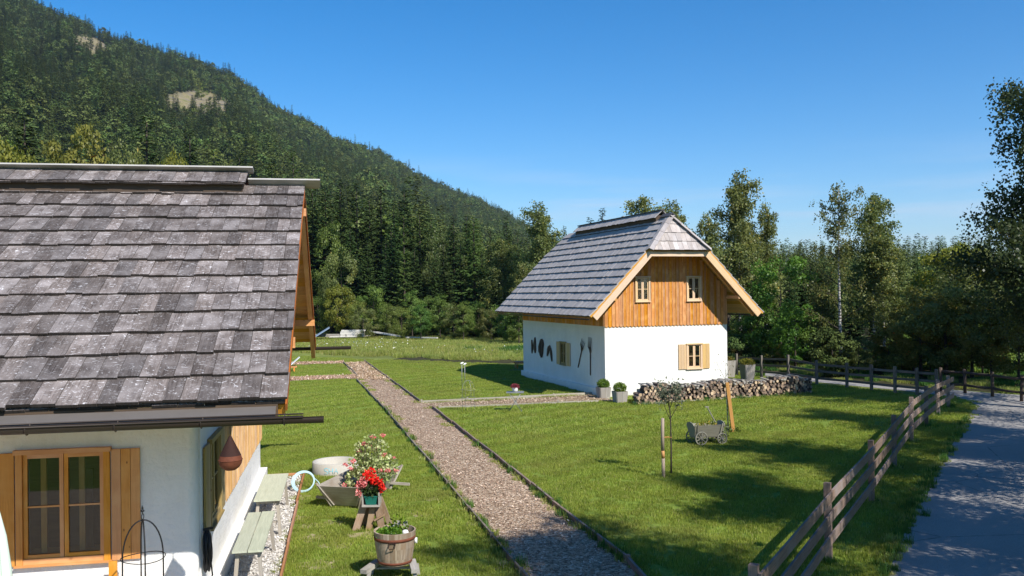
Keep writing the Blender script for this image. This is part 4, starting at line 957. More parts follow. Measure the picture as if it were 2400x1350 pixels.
# rafters, purlins, barge board
def rafter(mb, u, s0, s1, ps, pn, w=.10, h=.14, L=None):
    mb.obox(AP+U_*u+ps*(s0+s1)/2-pn*(.074+h/2), U_*w/2, ps*(s1-s0)/2, pn*h/2)
for u in (1.22, .55):
    mb = MB(); rafter(mb, u, .1, L1_-.05, ps1, pn1); mb.build('rafter', 'larch_honey', h1)
    mb = MB(); rafter(mb, u, .1, L2_-.05 + (.5 if u > 1 else 0), ps2, pn2); mb.build('rafter', 'larch_honey', h1)
for v_, zz in ((4.65, 6.05), (.1, zr(.1)-.06), (9.25, zr(9.25)-.06)): mb = MB(); mb.box(-.28, 1.32, v_-.07, v_+.07, zz-.15, zz-.003); mb.build('purlin', 'larch_honey', h1)

mb = MB(); mb.obox(AP+U_*1.289+ps2*(L2_/2)-pn2*.10, U_*.012, ps2*L2_/2, pn2*.07); mb.obox(AP+U_*1.289+ps1*(L1_/2)-pn1*.09, U_*.012, ps1*(L1_/2-.02), pn1*.05); mb.build('barge_board', 'red_edge', h1)
# eave metal and gutters
def half_gutter(mb, u0, u1, v, z, r, seg=8):
    b = len(mb.v)
    for u in (u0, u1):
        for rr in (r, r-.008):
            for k in range(seg+1):
                a = math.pi+math.pi*k/seg; mb.v.append((u, v+rr*math.cos(a), z+rr*math.sin(a)))
    n = seg+1
    for k in range(seg):
        mb.face([b+k, b+k+1, b+2*n+k+1, b+2*n+k], None, .5, True); mb.face([b+n+k+1, b+n+k, b+3*n+k, b+3*n+k+1], None, .5, True)
    for e in (0, 2):
        for k in range(seg): mb.face([b+e*n+k, b+e*n+k+1, b+e*n+n+k+1, b+e*n+n+k], None, .5)
    for k in (0, seg): mb.face([b+k, b+2*n+k, b+3*n+k, b+n+k], None, .5)
g_o = MB(); half_gutter(g_o, UL, 1.50, -1.80, 2.945, .085); half_gutter(g_o, 1.50, 1.74, -1.80, 2.93, .072); g_ob = g_o.build('gutter', 'gutter_brown', h1)
bk = MB()
for u in np.arange(1.28, UL, -.94): bk.tube([(u, -1.80+.088*math.cos(a), 2.94+.088*math.sin(a)) for a in np.linspace(math.pi*.95, 2.1*math.pi, 8)], .009, 5)
bk.build('gutter_bracket', 'gutter_brown', g_ob)
bt = MB(); bt.tube([(UL, -1.887, 2.948), (1.50, -1.887, 2.948)], .012, 6); bt.tube([(UL, -1.715, 2.965), (1.50, -1.715, 2.965)], .010, 6); bt.build('gutter_bead', 'gutter_brown', g_ob)
mb = MB(); mb.obox(((UL+1.17)/2, -1.645, 2.985), ((1.17-UL)/2, 0, 0), (0, .09, .062), (0, -.002, .004)); mb.build('eave_flashing', 'flashing', h1)
mb = MB(); mb.box(UL, 1.19, -1.56, -1.52, 2.9, 3.082); mb.build('eave_gap_shade', 'dark_wood', h1)  # dark strip added to stand in for the black shade in the eave gap
g_o = MB(); half_gutter(g_o, UL, 2.2, 11.08, 3.02, .085); g_o.build('back_gutter', 'gutter_brown', h1)
# windows
window(h1, 'v', 0, -1, *W1, wmat='larch_honey', shut=((-2.2-.42, -2.2-.075), (-1.16+.075, -.72)), smat='larch_honey', casing=.06, rmat='dark_wood')
mb = MB(); window(h1, 'u', 0, 1, *GW, wmat='shutter_olive', shut=((.5, .975), (2.2, 2.6)), smat='shutter_olive', casing=.07, rmat='dark_wood')

# hanging lantern, coil, obelisk, benches ...
def world(fr, u, v, z=0.): return tuple(fr.w(u, v, z))
e = empty('hanging_lantern', world(H1, .66, -1.80, 2.34), -H1.b, 'rusty teardrop metal lantern hanging from the eave in front of the gable', 'lantern'); e.scale = (.95, .95, .82)
mb = MB(); mb.lathe([(0.005, 0), (.06, .008), (.105, .045), (.135, .10), (.143, .155)], seg=28); mb.build('bowl', 'rust', e)
mb = MB(); mb.tube([(.144*math.cos(a), .144*math.sin(a), .157) for a in np.linspace(0, 6.283, 29)[:-1]], .005, 6, closed=True); mb.build('rim', 'rust', e)
sg = 28; prof = [(.142, .16), (.128, .22), (.10, .29), (.066, .37), (.032, .45), (.012, .50)]
mb = MB(); mbr = MB()
for q_ in (mb, mbr):
    for rr, z in prof:
        for k in range(sg): a = 6.283*k/sg; q_.v.append((rr*math.cos(a), rr*math.sin(a), z))
    for i in range(len(prof)-1):
        for k in range(sg):
            t = abs(((k-21+3.5) % 7)-3.5)/3.5; dark = i > 0
            if dark == (q_ is mb): q_.face([i*sg+k, i*sg+(k+1) % sg, (i+1)*sg+(k+1) % sg, (i+1)*sg+k], None, .5, True)
mbr.build('bowl_crown', 'rust', e)
mb.build('hood', 'rust_dark', e)
mb = MB(); mb.tube([(0, 0, .49), (0, 0, .66)], .006, 6); mb.tube([(.012*math.cos(a), 0, .665+.018*math.sin(a)) for a in np.linspace(0, 6.2, 10)], .004, 5); mb.build('hook', 'iron_dark', e)
e = empty('cable_coil', world(H1, .02, .35, .85), -H1.b, 'black coiled hose hanging on the near cottage corner below the gable shutters', 'cable')
mb = MB()
for i in range(9):
    rr = random.uniform(.085, .12); h = random.uniform(.24, .30); o = random.uniform(.03, .11); yo = random.uniform(-.03, .03)
    mb.tube([(o+.012*math.sin(a*2+i), yo+rr*math.cos(a), -.02+h*math.sin(a)-.03*i/9) for a in np.linspace(0, 6.283, 25)[:-1]], .013, 6, closed=True)
mb.tube([(.05, .06, -.1), (.08, .17, -.25), (.1, .16, -.42), (.06, .02, -.5), (.04, -.02, -.84)], .012, 6)
mb.build('coil', 'rubber_black', e)
mb = MB(); mb.bar((0, 0, .27), (.14, 0, .29), .03, .03); mb.build('hook', 'iron_dark', e)
# metal obelisk
ob = H1.w(-.49, -1.0)
def obelisk(name, loc, H, R, mat, label, rot=0., t=.009, fin=True, group=None):
    e = empty(name, tuple(loc), rot, label, 'plant support', group); rods = MB()
    for k in range(4):
        a = math.pi/2*k+.5; dx, dy = math.cos(a), math.sin(a); p = [(dx*R*1.02, dy*R*1.02, 0), (dx*R, dy*R, H*.62)]
        for s in np.linspace(.1, 1, 9): p.append((dx*R*math.cos(s*math.pi/2), dy*R*math.cos(s*math.pi/2), H*.62+H*.25*math.sin(s*math.pi/2)))
        rods.tube(p, t, 6)
    rods.build('rods', mat, e)
    for z in (H*.18, H*.40, H*.62): rg = MB(); rg.tube([((R+.025)*math.cos(a), (R+.025)*math.sin(a), z+.01*math.sin(a*2)) for a in np.linspace(0, 6.283, 33)[:-1]], t*.65, 5, closed=True); rg.build('ring', mat, e)
    if fin:
        f = MB(); zt = H*.87; f.tube([(.0, .035*math.cos(a), zt+.04+.035*math.sin(a)) for a in np.linspace(0, 6.283, 17)[:-1]], .005, 5, closed=True)
        f.lathe([(.001, .0), (.006, .01), (.006, .03), (.022, .035), (.024, .05), (.008, .06), (.014, .072), (.001, .11)], (0, 0, zt+.07), 10); f.build('finial', mat, e)
    return e
obelisk('garden_obelisk', ob, 1.87, .235, 'iron_dark', 'black iron domed obelisk plant support in front of the near white wall')
e = empty('closed_parasol', (-5.33, 9.0, 0), 0, 'pale green folded parasol at the lower left photo edge', 'parasol')
mb = MB(); prof = [(.04, .75), (.13, .9), (.155, 1.2), (.14, 1.6), (.10, 1.95), (.05, 2.2), (.015, 2.32)]
b = len(mb.v); sg = 48
for rr, z in prof:
    for k in range(sg):
        a = 6.283*k/sg; q = rr*(1+.16*math.cos(8*a)); mb.v.append((q*math.cos(a), q*math.sin(a), z))
for i in range(len(prof)-1):
    for k in range(sg): mb.face([b+i*sg+k, b+i*sg+(k+1) % sg, b+(i+1)*sg+(k+1) % sg, b+(i+1)*sg+k], None, .5, True)
mb.build('canopy', 'parasol_cloth', e); mb = MB(); mb.tube([(0, 0, 0), (0, 0, 2.4)], .022, 10); mb.build('pole', 'larch_pale', e)
mb = MB(); mb.lathe([(.0, .08), (.24, .08), (.26, .05), (.26, 0)]); mb.build('base', 'concrete', e)
e = empty('wooden_post', world(H1, -1.02, -.25), -H1.b, 'short light wooden post end below the near window', 'post'); mb = MB(); mb.box(-.05, .05, -.02, .02, 0, .93); mb.box(-.05, .05, -.3, -.02, .40, .44); mb.build('timber', 'larch_honey', e)
def bench(u0, u1, v0, v1, h, label, split=True):
    e = empty('trestle_bench', world(H1, (u0+u1)/2, (v0+v1)/2), -H1.b, label, 'bench', 'benches against the near cottage'); W = (u1-u0)/2; Lb = (v1-v0)/2
    mb = MB()
    if split: mb.box(-W, -.01, -Lb, Lb, h-.03, h, .3); mb.box(.005, W, -Lb, Lb+.03, h-.032, h-.001, .6)
    else: mb.box(-W, W, -Lb, Lb, h-.03, h, .5)
    mb.build('tabletop', 'bench_top', e)
    for y in (-Lb+.14, Lb-.14):
        mb = MB(); mb.box(-W+.03, W-.03, y-.03, y+.03, h-.10, h-.034); mb.build('cross_rail', 'bench_leg', e)
        for sx in (-1, 1):
            mb = MB(); mb.bar((sx*(W-.07), y, h-.036), (sx*(W-.02), y+(.10 if y > 0 else -.10)*1.0, 0), .055, .05, (0, 1, 0)); mb.build('leg', 'bench_leg', e)
        mb = MB(); mb.bar((-W+.06, y*1.02, .24), (W-.06, y*1.02, .24), .045, .03); mb.build('stretcher', 'bench_leg', e)
bench(.36, .80, .72, 3.05, .68, 'nearer pale green trestle bench with a split top against the near cottage')
bench(.36, .84, 3.95, 6.3, .68, 'farther pale green trestle bench with an undivided top against the near cottage', False)
# edging of the gravel
e = H1.w(.98, -3); mb = MB()
for i, (a_, b_) in enumerate(((-3, 0), (0.01, 3.2), (3.21, 6.3), (6.31, 9.3))): mb.bar(H1.w(1.0, a_, .03), H1.w(1.0+.01*i, b_, .03), .035, .14)
mb.bar(H1.w(.2, 9.3, .03), H1.w(.97, 9.3, .03), .03, .12)
tag(mb.build('gravel_edging', 'rust_edging'), 'rusty brown edging board between white gravel and lawn', 'edging')
def edging(name, pts, label, w=.035, h=.14, mat='edging_wood', seg=2.2):
    mb = MB()
    for a, b in zip(pts[:-1], pts[1:]):
        a = np.array([*a[:2], 0.]); b = np.array([*b[:2], 0.]); L = np.linalg.norm(b-a); n = max(1, int(round(L/seg)))
        for i in range(n):
            p = a+(b-a)*i/n; q = a+(b-a)*(i+.985)/n; j = rng.normal(0, .012, 3)*(1, 1, .5)
            mb.bar(p+j+(0, 0, .035), q+rng.normal(0, .012, 3)*(1, 1, .5)+(0, 0, .035), w, h)
            mb.box(p[0]-.03, p[0]+.03, p[1]-.03, p[1]+.03, -.02, .13+random.uniform(-.02, .03))
    return tag(mb.build(name, mat), label, 'edging')
edging('path_edging', [near_l, *pathL[::-1]], 'dark board edging along the left side of the main path')
edging('path_edging', [*pathR[2:], pathR[-1]+np.array([.22, -1.7])], 'board edging along the right side of the lower main path', .045, .16, 'fence_wood')
edging('path_edging', [pathR[0], G(985, 943)[:2]], 'dark edging board on the right side of the far main path')
edging('path_edging', [G(988, 944)[:2], G(1200, 934)[:2], G(1392, 924)[:2]], 'pale board edging on the far side of the branch path', .05, .12, 'bench_leg')
edging('path_edging', [G(1030, 957)[:2], G(1210, 950)[:2], G(1404, 942)[:2]], 'pale board edging on the near side of the branch path', .05, .07, 'bench_leg')
edging('path_edging', [G(806, 852)[:2], G(838, 882)[:2]], 'short dark edging board between the two side paths', .05, .13)

# ================================================================== WHITE HOUSE
h2 = empty('white_house', tuple(A2), -H2.b, 'white plastered house with orange timber gable and grey half hipped shingle roof', 'house')
WD, LD, WH = 5.83, 10.2, 2.96; RU = WD/2; RZ = 7.52; EU, EZ = -1.11, 3.36
mb = MB(); WF = (3.86, 4.52, 1.07, 2.05); WS = (4.28, 4.92, 1.05, 2.02)
wallbox(mb, H2, 'v', 0, .35, 0, WD, 0, WH, [WF]); wallbox(mb, H2, 'u', 0.001, .35, .3501, LD-.3501, 0, WH, [WS])
mb.box(0, WD, LD-.35, LD, 0, WH, .5); mb.box(WD-.35, WD-.001, .3501, LD-.3501, 0, WH, .5); mb.box(.36, WD-.36, .36, LD-.36, .02, .06, .5)
mb.build('wall', 'plaster', h2)
mb = MB(); mb.box(-.10, -.002, .6, LD+.12, -.05, .30); mb.box(-.12, 0, -.1, .6, -.05, .04); mb.build('plinth', 'plaster', h2)
mx2 = (RZ-EZ)/(RU-EU)
def zr2(u): return RZ-abs(u-RU)*mx2-.12
gb_ = MB(); nb = 35; bw = WD/nb; HZ = 5.98; GWS = [(1.45, 2.05, 3.98, 4.94), (3.88, 4.5, 3.98, 4.94)]
for i in range(nb):
    u0, u1 = i*bw+.002, (i+1)*bw-.002; zb = 2.93; um = (u0+u1)/2; zt = min(zr2(um), HZ+.1)
    segs = [(zb, zt)]
    for g in GWS:
        if g[0]-.04 < um < g[1]+.04: segs = [(zb, g[2]-.05), (g[3]+.04, zt)]
    for k, (a, b) in enumerate(segs):
        r = random.random(); gb_.box(u0, u1, -.035, -.003, a, b, r)
        if a == zb: gb_.prism([(u0, -.034, zb), (um-.03, -.034, zb-.045), (um+.03, -.034, zb-.045), (u1, -.034, zb)], (0, .029, 0), r)
    if i and not any(g[0]-.05 < u0 < g[1]+.05 for g in GWS): gb_.box(u0-.022, u0+.018, -.052, -.0352, zb+.0, min(zr2(u0), HZ+.08))
    elif i: 
        gb_.box(u0-.022, u0+.018, -.052, -.0352, zb, 3.9); gb_.box(u0-.022, u0+.018, -.052, -.0352, 5.02, min(zr2(u0), HZ+.08))
fixn(gb_.build('gable_cladding', 'larch_orange', h2))
mb = MB(); bk_poly = lambda v: [(.05, v, WH+.001), (WD-.05, v, WH+.001), (WD-.05, v, zr2(WD)-.0), (4.3, v, 5.95), (1.53, v, 5.95), (.05, v, zr2(0))]
# gable back wall with window openings: strips
for (u0, u1, z0, z1) in [(.05, 1.45, WH, 3.98), (2.05, 3.88, WH, 3.98), (4.5, WD-.05, WH, 3.98), (1.45, 2.05, WH, 3.93), (3.88, 4.5, WH, 3.93), (2.05, 3.88, 3.98, 5.95), (1.45, 2.05, 5.0, 5.8), (3.88, 4.5, 5.0, 5.8)]: mb.box(u0, u1, .005, .12, z0+.001, z1)
mb.prism([(.3, .01, 3.98), (1.45, .01, 3.98), (1.45, .01, 5.72), (.3, .01, 4.55)], (0, .1, 0)); mb.prism([(4.5, .01, 3.98), (5.5, .01, 3.98), (5.5, .01, 4.55), (4.5, .01, 5.72)], (0, .1, 0))
mb.prism(bk_poly(LD-.2), (0, .1, 0))
fixn(mb.build('gable_infill', 'soffit_orange', h2))
n = 62
for xa, xb in ((-.03, -.003), (WD+.003, WD+.03)):
    mb = MB()
    for i in range(n): v0 = .0+i*LD/n; mb.box(xa, xb, v0+.003, v0+LD/n-.003, 2.93, 3.62)
    mb.build('side_cladding', 'larch_orange', h2)
mb = MB(); mb.box(0.01, .1, .36, LD-.36, WH+.002, 3.9); mb.box(WD-.1, WD-.01, .36, LD-.36, WH+.002, 3.9); mb.build('side_infill', 'soffit_orange', h2)
VF, VB = -1.08, 11.35; HV0, HV1 = -.42, 10.75; AP2 = np.array((RU, 0, RZ)); HZe = 6.11
E_l = np.array((EU, 0, EZ)); E_r = np.array((2*RU-EU, 0, EZ))
rf = MB(); edges = []
sh_ = MB()
LS = np.linalg.norm(E_l-AP2); sH = (RZ-HZe)/(RZ-EZ)*LS
def clipf(s):
    if s >= sH: return (VF, VB)
    t = s/sH; return (HV0+(VF-.02-HV0)*t, HV1+(VB+.02-HV1)*t)
for e_ in (E_l, E_r):
    ps = (e_-AP2)/LS; pn = np.cross(V_, ps); pn = pn if pn[2] > 0 else -pn
    for i in range(12, -1, -1):
        s1 = LS*(i+1)/13; course(rf, AP2, V_, ps, pn, VF, VB, max(.02, s1-LS/13*1.12), s1, .22 if e_ is E_l else .4, th=.034, jit=.008, lift=.05, clip=clipf)
    n = 30; dl = LS/n
    for i in range(n):
        sa, sb = dl*i+.02*(i == 0), dl*(i+1); a0 = max(clipf(sa)[0], clipf(sb)[0])+.03; a1 = min(clipf(sa)[1], clipf(sb)[1])-.03
        sh_.obox(AP2+V_*(a0+a1)/2+ps*(sa+sb)/2-pn*.02, V_*(a1-a0)/2, ps*(dl/2-.002), pn*.014)
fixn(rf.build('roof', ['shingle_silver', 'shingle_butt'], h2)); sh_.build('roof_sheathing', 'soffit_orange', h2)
hp = MB()
for (va, vb) in ((HV0, VF-.14), (HV1, VB+.14)):
    top = np.array((RU, va, RZ)); low = np.array((RU, vb, HZe-.07)); ps = low-top; Lh = np.linalg.norm(ps); ps /= Lh; pn = np.cross(U_, ps); pn = pn if pn[2] > 0 else -pn
    hw = (RZ-HZe+.07)/mx2
    for i in range(3, -1, -1):
        s1 = Lh*(i+1)/4; course(hp, top, U_, ps, pn, -hw, hw, max(.0, s1-Lh/4*1.12), s1, .2, th=.026, jit=.008, lift=.032, clip=lambda s: (-hw*s/Lh-.0, hw*s/Lh+.0))
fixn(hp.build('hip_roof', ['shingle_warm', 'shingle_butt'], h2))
cpm = MB()
for sg in (-1, 1):
    top = np.array((RU, HV0, RZ+.05)); low = np.array((RU+sg*(RZ-HZe+.05)/mx2, VF-.14, HZe-.02)); d = low-top; L = np.linalg.norm(d); d /= L
    n_ = unit(np.cross(d, (0, 0, 1)))*1.; 
    for i in range(4):
        a, b = top+d*L*i/4+np.array((0, 0, .05)), top+d*L*(i+1.08)/4+np.array((0, 0, .085-.02))
        for s2 in (-1, 1):
            sd2 = unit(np.array((n_[0]*s2, n_[1]*s2, -.45))); cpm.obox((a+b)/2+sd2*.11, (b-a)/2, sd2*.11, unit(np.cross(sd2, d))*.011)
cpm.build('hip_cap', 'shingle_warm', h2)
# raised ridge cap
cap = MB(); CP2 = np.array((RU, 0, RZ+.30)); 
for sg in (-1, 1):
    s_ = unit(np.array((sg*1., 0, -.95))); n_ = unit(np.array((sg*.95, 0, 1.)))
    course(cap, CP2, V_, s_, n_, .28, 9.35, 0, .50, .2, lift=.02); course(cap, CP2, V_, s_, n_, HV0-.1, .5, .36, .5, .2, lift=-.1, th=.02) if False else None
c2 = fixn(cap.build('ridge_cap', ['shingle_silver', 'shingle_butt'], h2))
mb = MB(); mb.box(RU-.10, RU+.10, .25, 9.4, RZ+.30, RZ+.345); mb.build('cap_board', 'slate_cap', c2)
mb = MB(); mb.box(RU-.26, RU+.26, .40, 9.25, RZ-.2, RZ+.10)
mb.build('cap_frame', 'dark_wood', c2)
mb = MB(); mb.obox((RU-.07, (HV0+.1)/2, RZ+.065), (.09, 0, .075), (0, (.4-HV0)/2+.02, 0), (-.008, 0, .01)); mb.obox((RU+.08, (HV0+.1)/2, RZ+.06), (.09, 0, -.075), (0, (.4-HV0)/2+.02, 0), (.008, 0, .01)); mb.build('ridge_board', 'slate_cap', h2)
# barge boards, fascia beam, flying rafters, brackets
bb = MB(); b2 = MB(); raf = MB()
for sg, e_ in ((-1, E_l), (1, E_r)):
    ps = (e_-AP2)/LS; pn = np.array((sg*mx2, 0, 1.)); pn /= np.linalg.norm(pn)
    for vv, mbx, s0, s1, off, hh, tt in ((VF+.012, bb, sH-.02, LS-.10, .165, .125, .025), (VF+.03, b2, sH-.1, LS-.02, .002, .038, .022)):
        bb_ = mbx; bb_.obox(AP2+V_*vv+ps*(s0+s1)/2-pn*off, V_*tt, ps*(s1-s0)/2, pn*hh)
    for vv in (-.55, 11.3, 10.7): raf = MB(); raf.obox(AP2+V_*vv+ps*(sH+LS)/2-pn*.115, V_*.05, ps*(LS-sH)/2-ps*.05, pn*.08); raf.build('rafter', 'soffit_orange', h2)
bb.box(RU-1.38, RU+1.38, VF-.012, VF+.038, 5.80, 5.985)
bb.build('barge_board', 'larch_pale', h2); b2.box(RU-1.44, RU+1.44, VF-.03, VF+.05, 5.995, 6.035); b2.build('verge_board', 'soffit_orange', h2)
raf = MB(); raf.box(RU-1.4, RU+1.4, VF+.045, VF+.125, 5.85, 5.99); raf.build('rafter', 'soffit_orange', h2)
mb = MB(); mb.box(RU-1.42, RU+1.42, VF+.13, -.06, 5.90, 5.92); mb.build('hip_soffit', 'soffit_orange', h2)
for u_ in (-.02, WD+.02):
    zz = zr2(u_)-.06; s_ = -1 if u_ < 1 else 1; mb = MB(); mb.box(u_-.06-.03*s_, u_+.06-.03*s_, VF+.04, .0, zz-.30, zz-.17); 
    mb.build('purlin', 'soffit_orange', h2); mb = MB(); mb.box(u_-.06-.03*s_, u_+.06-.03*s_, LD, VB-.05, zz-.30, zz-.17); mb.build('purlin', 'soffit_orange', h2)
mb = MB()
for i in range(26): v0 = VF+.2+i*.46; mb.box(EU+.1, -.04, v0, v0+.08, EZ-.10, EZ-.02) if False else None
g_o = MB(); b = 0
def half_gutter_v(mb, v0, v1, u, z, r, seg=8):
    k0 = len(mb.v); half_gutter(mb, v0, v1, u, z, r, seg)
    for i in range(k0, len(mb.v)): x, y, zz = mb.v[i]; mb.v[i] = (y, x, zz)
half_gutter_v(g_o, VF+.05, VB, EU-.06, EZ-.06, .06); half_gutter_v(g_o, VF+.05, VB, WD-EU+.06, EZ-.06, .06); fixn(g_o.build('gutter', 'gutter_brown', h2))
window(h2, 'v', 0, -1, *WF, wmat='larch_pale', shut=((3.42, 3.80), (4.58, 4.93)), smat='shutter_pale', casing=.05, curtain=True)
for g in GWS: window(h2, 'v', -.035, -1, *g, wmat='larch_pale', casing=.05, curtain=True)
window(h2, 'u', 0, -1, *WS, wmat='shutter_olive', shut=((3.72, 4.22), (4.98, 5.40)), smat='shutter_pale', casing=.05)
# chimney
mb = MB(); 
cu, cv = RU+.55, 5.2
mb.box(cu-.25, cu+.25, cv-.25, cv+.25, 6.4, 7.82); ch = mb.build('chimney', 'plaster', h2); mb = MB(); mb.box(cu-.30, cu+.30, cv-.30, cv+.30, 7.823, 7.87); mb.lathe([(.09, 0), (.09, .1), (.13, .11), (.0, .17)], (cu, cv, 7.87), 12); mb.build('chimney_cap', 'zinc_tin', ch)
# tools on the side wall
def wall_pt(v, z, o=.03): return world(H2, -o, v, z)
def fork(v0, z0, v1, z1, label, tines, spread, tl=.42):
    e = empty('hay_fork', wall_pt(v0, z0), -H2.b, label, 'pitchfork', 'old wooden forks on the side wall'); dv, dz = v1-v0, z1-z0; L = math.hypot(dv, dz); d = np.array((0, dv/L, dz/L)); p = np.array((0, -dz/L, dv/L))
    mb = MB(); mb.tube([d*0, d*(L-tl)], [.022, .026], 7); mb.build('handle', 'dark_wood', e)
    for k in range(tines):
        f = (k-(tines-1)/2)/((tines-1)/2); mb = MB()
        mb.tube([d*(L-tl-.1), d*(L-tl+.06)+p*f*spread*.35+np.array((-.01, 0, 0)), d*(L-tl+.2)+p*f*spread*.85+np.array((-.04, 0, 0)), d*(L-.02*abs(f))+p*f*spread+np.array((-.01, 0, 0))], [.022, .02, .016, .008], 6); mb.build('tine', 'dark_wood', e)
fork(1.47, .79, 1.42, 2.43, 'straight four tined wooden hay fork near the house corner', 4, .17, .62)
fork(2.82, 1.02, 2.12, 2.27, 'leaning curved wooden hay fork left of the straight one', 4, .18, .5)
def plank_item(v, z, w_, h, label, nm, slant=0., th=.06, n=1, cat='wall decoration'):
    e = empty(nm, wall_pt(v, z, th/2+.01), -H2.b, label, cat, 'old wooden implements on the side wall'); 
    for k in range(n):
        mb = MB(); s = .02 if k else 0; pts = []
        for i in range(10):
            a = i/10*6.283; rr = 1+.22*math.sin(a*3+v*7+k); pts.append((-.03, math.cos(a)*w_/2*rr+k*w_*.3, math.sin(a)*h/2*rr))
        b = len(mb.v); mb.prism([(p[0], p[1]*math.cos(slant)-p[2]*math.sin(slant), p[1]*math.sin(slant)+p[2]*math.cos(slant)) for p in pts], (th, 0, 0)); fixn(mb.build('board' if k == 0 else 'runner', 'dark_wood', e))
plank_item(8.75, 1.62, .12, .62, 'narrow dark plank leftmost on the side wall', 'wooden_clog')
plank_item(8.35, 1.70, .26, .72, 'dark wedge shaped board second from the left on the side wall', 'wooden_wedge')
plank_item(7.35, 1.62, .40, .80, 'large round dark wooden yoke in the middle of the wall implements', 'wooden_yoke', .2, .12, 2)
plank_item(6.45, 1.58, .20, .60, 'dark slanted hook shaped wood left of the side window', 'wooden_hook', .6)
plank_item(6.10, 1.45, .16, .70, 'thin dark slat leaning down beside the side window', 'wall_lath', -.35)

# ================================================================== GARDEN THINGS
def leafobj(name, parent, c, rad, n, leaf, mat, loc=(0, 0, 0), shell=.3, up=.3):
    u = sphere_dirs(n)*rng.uniform(shell, 1, (n, 1))**.6; P = np.array(c)+u*np.array(rad)
    P[:, 2] = np.maximum(P[:, 2], .0); L = leaf*rng.uniform(.6, 1.3, n)
    V, F = cards(P, u+rng.normal(0, .6, (n, 3))+np.array((0, 0, up)), L, L*.8); o = link(name, npmesh(name, V, F, rng.uniform(0, 1, n), mat), parent); return o
def planter(x, y, w_, h, flare, label, rz, ball, mat='box_leaf', hb=.22, rb=.26, group='grey slatted planters round the white house'):
    e = empty('slatted_planter', (x, y, 0), rz, label, 'planter', group); mb = MB(); n = 9
    for k in range(4):
        R = Matrix.Rotation(math.pi/2*k, 3, 'Z')
        for i in range(n):
            f0, f1 = -1+2*i/n+.012, -1+2*(i+1)/n-.012
            q = [(f0*w_, -w_, 0), (f1*w_, -w_, 0), (f1*w_*flare, -w_*flare, h), (f0*w_*flare, -w_*flare, h)]
            q = [np.array(R@Vector(p)) for p in q]; nn_ = np.array(R@Vector((0, -.02, 0))); b = len(mb.v); r = random.random()
            for p in q: mb.v.append(tuple(p))
            for p in q: mb.v.append(tuple(p+nn_))
            for fc in ((4, 5, 6, 7), (0, 4, 7, 3), (1, 2, 6, 5), (3, 7, 6, 2), (0, 1, 5, 4)): mb.face([b+j for j in fc], [(0, 0), (.05, 0), (.05, h), (0, h)], r)
    mb.build('box', 'planter_wood', e); mb = MB(); ww = w_*(1+(flare-1)*.86)-.004
    mb.obox((0, 0, h-.05), (ww, 0, 0), (0, ww, 0), (0, 0, .02)); mb.build('soil', 'soil', e)
    leafobj('plant', e, (0, 0, h+hb*.5), (rb, rb, hb), ball, .05, mat); return e
q = H2.w(-.22, -.28); planter(q[0], q[1], .19, .46, 1.22, 'grey slatted planter with a green ball bush left of the white corner', -H2.b, 1500)
q = G(1453, 944); planter(q[0], q[1], .19, .46, 1.22, 'grey slatted planter with a green ball bush right of the white corner', -H2.b, 1500)
q = G(1752, 893); planter(q[0], q[1], .20, .80, 1.30, 'tall flared grey planter with yellow foliage behind the woodpile', -H2.b, 900, 'leaf_yellow', .2, .36)
q = G(1708, 884); planter(q[0], q[1], .20, .85, 1.30, 'tall grey planter half hidden by the white house right corner', -H2.b, 500, 'leaf_autumn', .12, .26)
# firewood: every log in front is its own object
P0, P1 = G(1490, 949), G(1903, 922); dirw = unit(P1-P0); LW = float(np.linalg.norm(P1-P0)); nw = np.array((-dirw[1], dirw[0], 0)); rzw = math.atan2(dirw[1], dirw[0])
def logmesh(i):
    n = random.choice((3, 4, 5, 6)); mb = MB(); pts = []
    for k in range(n): a = 6.283*k/n+random.uniform(-.25, .25); r = random.uniform(.75, 1.1); pts.append((r*math.cos(a), -.30, r*math.sin(a)))
    b = 0
    for p in pts: mb.v.append(p)
    for p in pts: mb.v.append((p[0], .04, p[2]))
    for p in pts: mb.v.append((p[0]*.0, .30, p[2]*0))
    mb.face(list(range(n)), [(p[0]*.3, p[2]*.3) for p in pts], .5); mb.cm = 1
    for k in range(n): j = (k+1) % n; mb.face([k, k+n, j+n, j], [(0, 0), (0, .3), (.1, .3), (.1, 0)], random.random())
    mb.face([k+n for k in range(n)][::-1], None, .4)
    mb.v = mb.v[:2*n]; return mb
M = NM('log_end'); oi = M.n('ShaderNodeObjectInfo').outputs['Random']; p = M.pos('Object'); n_ = M.noise(p, 9, 4, .7)
cc = M.ramp(oi, (0., (.085, .065, .05)), (.3, (.20, .145, .11)), (.6, (.32, .23, .165)), (.85, (.46, .33, .21)), (1., (.60, .46, .31)))
M.pbr(M.hsv(cc, .5, 1., M.math('MULTIPLY_ADD', n_, .9, .55)), .9, spec=.1); MAT['log_end'] = M.m
M = NM('log_bark'); oi = M.n('ShaderNodeObjectInfo').outputs['Random']; p = M.pos('Object')
M.pbr(M.hsv(M.ramp(M.math('FRACT', M.math('MULTIPLY', oi, 7.7)), (0., (.06, .045, .038)), (.5, (.15, .12, .10)), (1., (.28, .235, .20))), .5, 1., M.math('MULTIPLY_ADD', M.noise(p, 7, 4), .8, .6)), .95, spec=.1); MAT['log_bark'] = M.m
lms = []
for i in range(14): mb = logmesh(i); me = mb.mesh('log', ['log_end', 'log_bark']); lms.append(fixn(link('tmp', me)).data); bpy.data.objects.remove(bpy.data.objects['tmp'])
cnt = 0; rows = 6; pw = LW/46; ph = .106
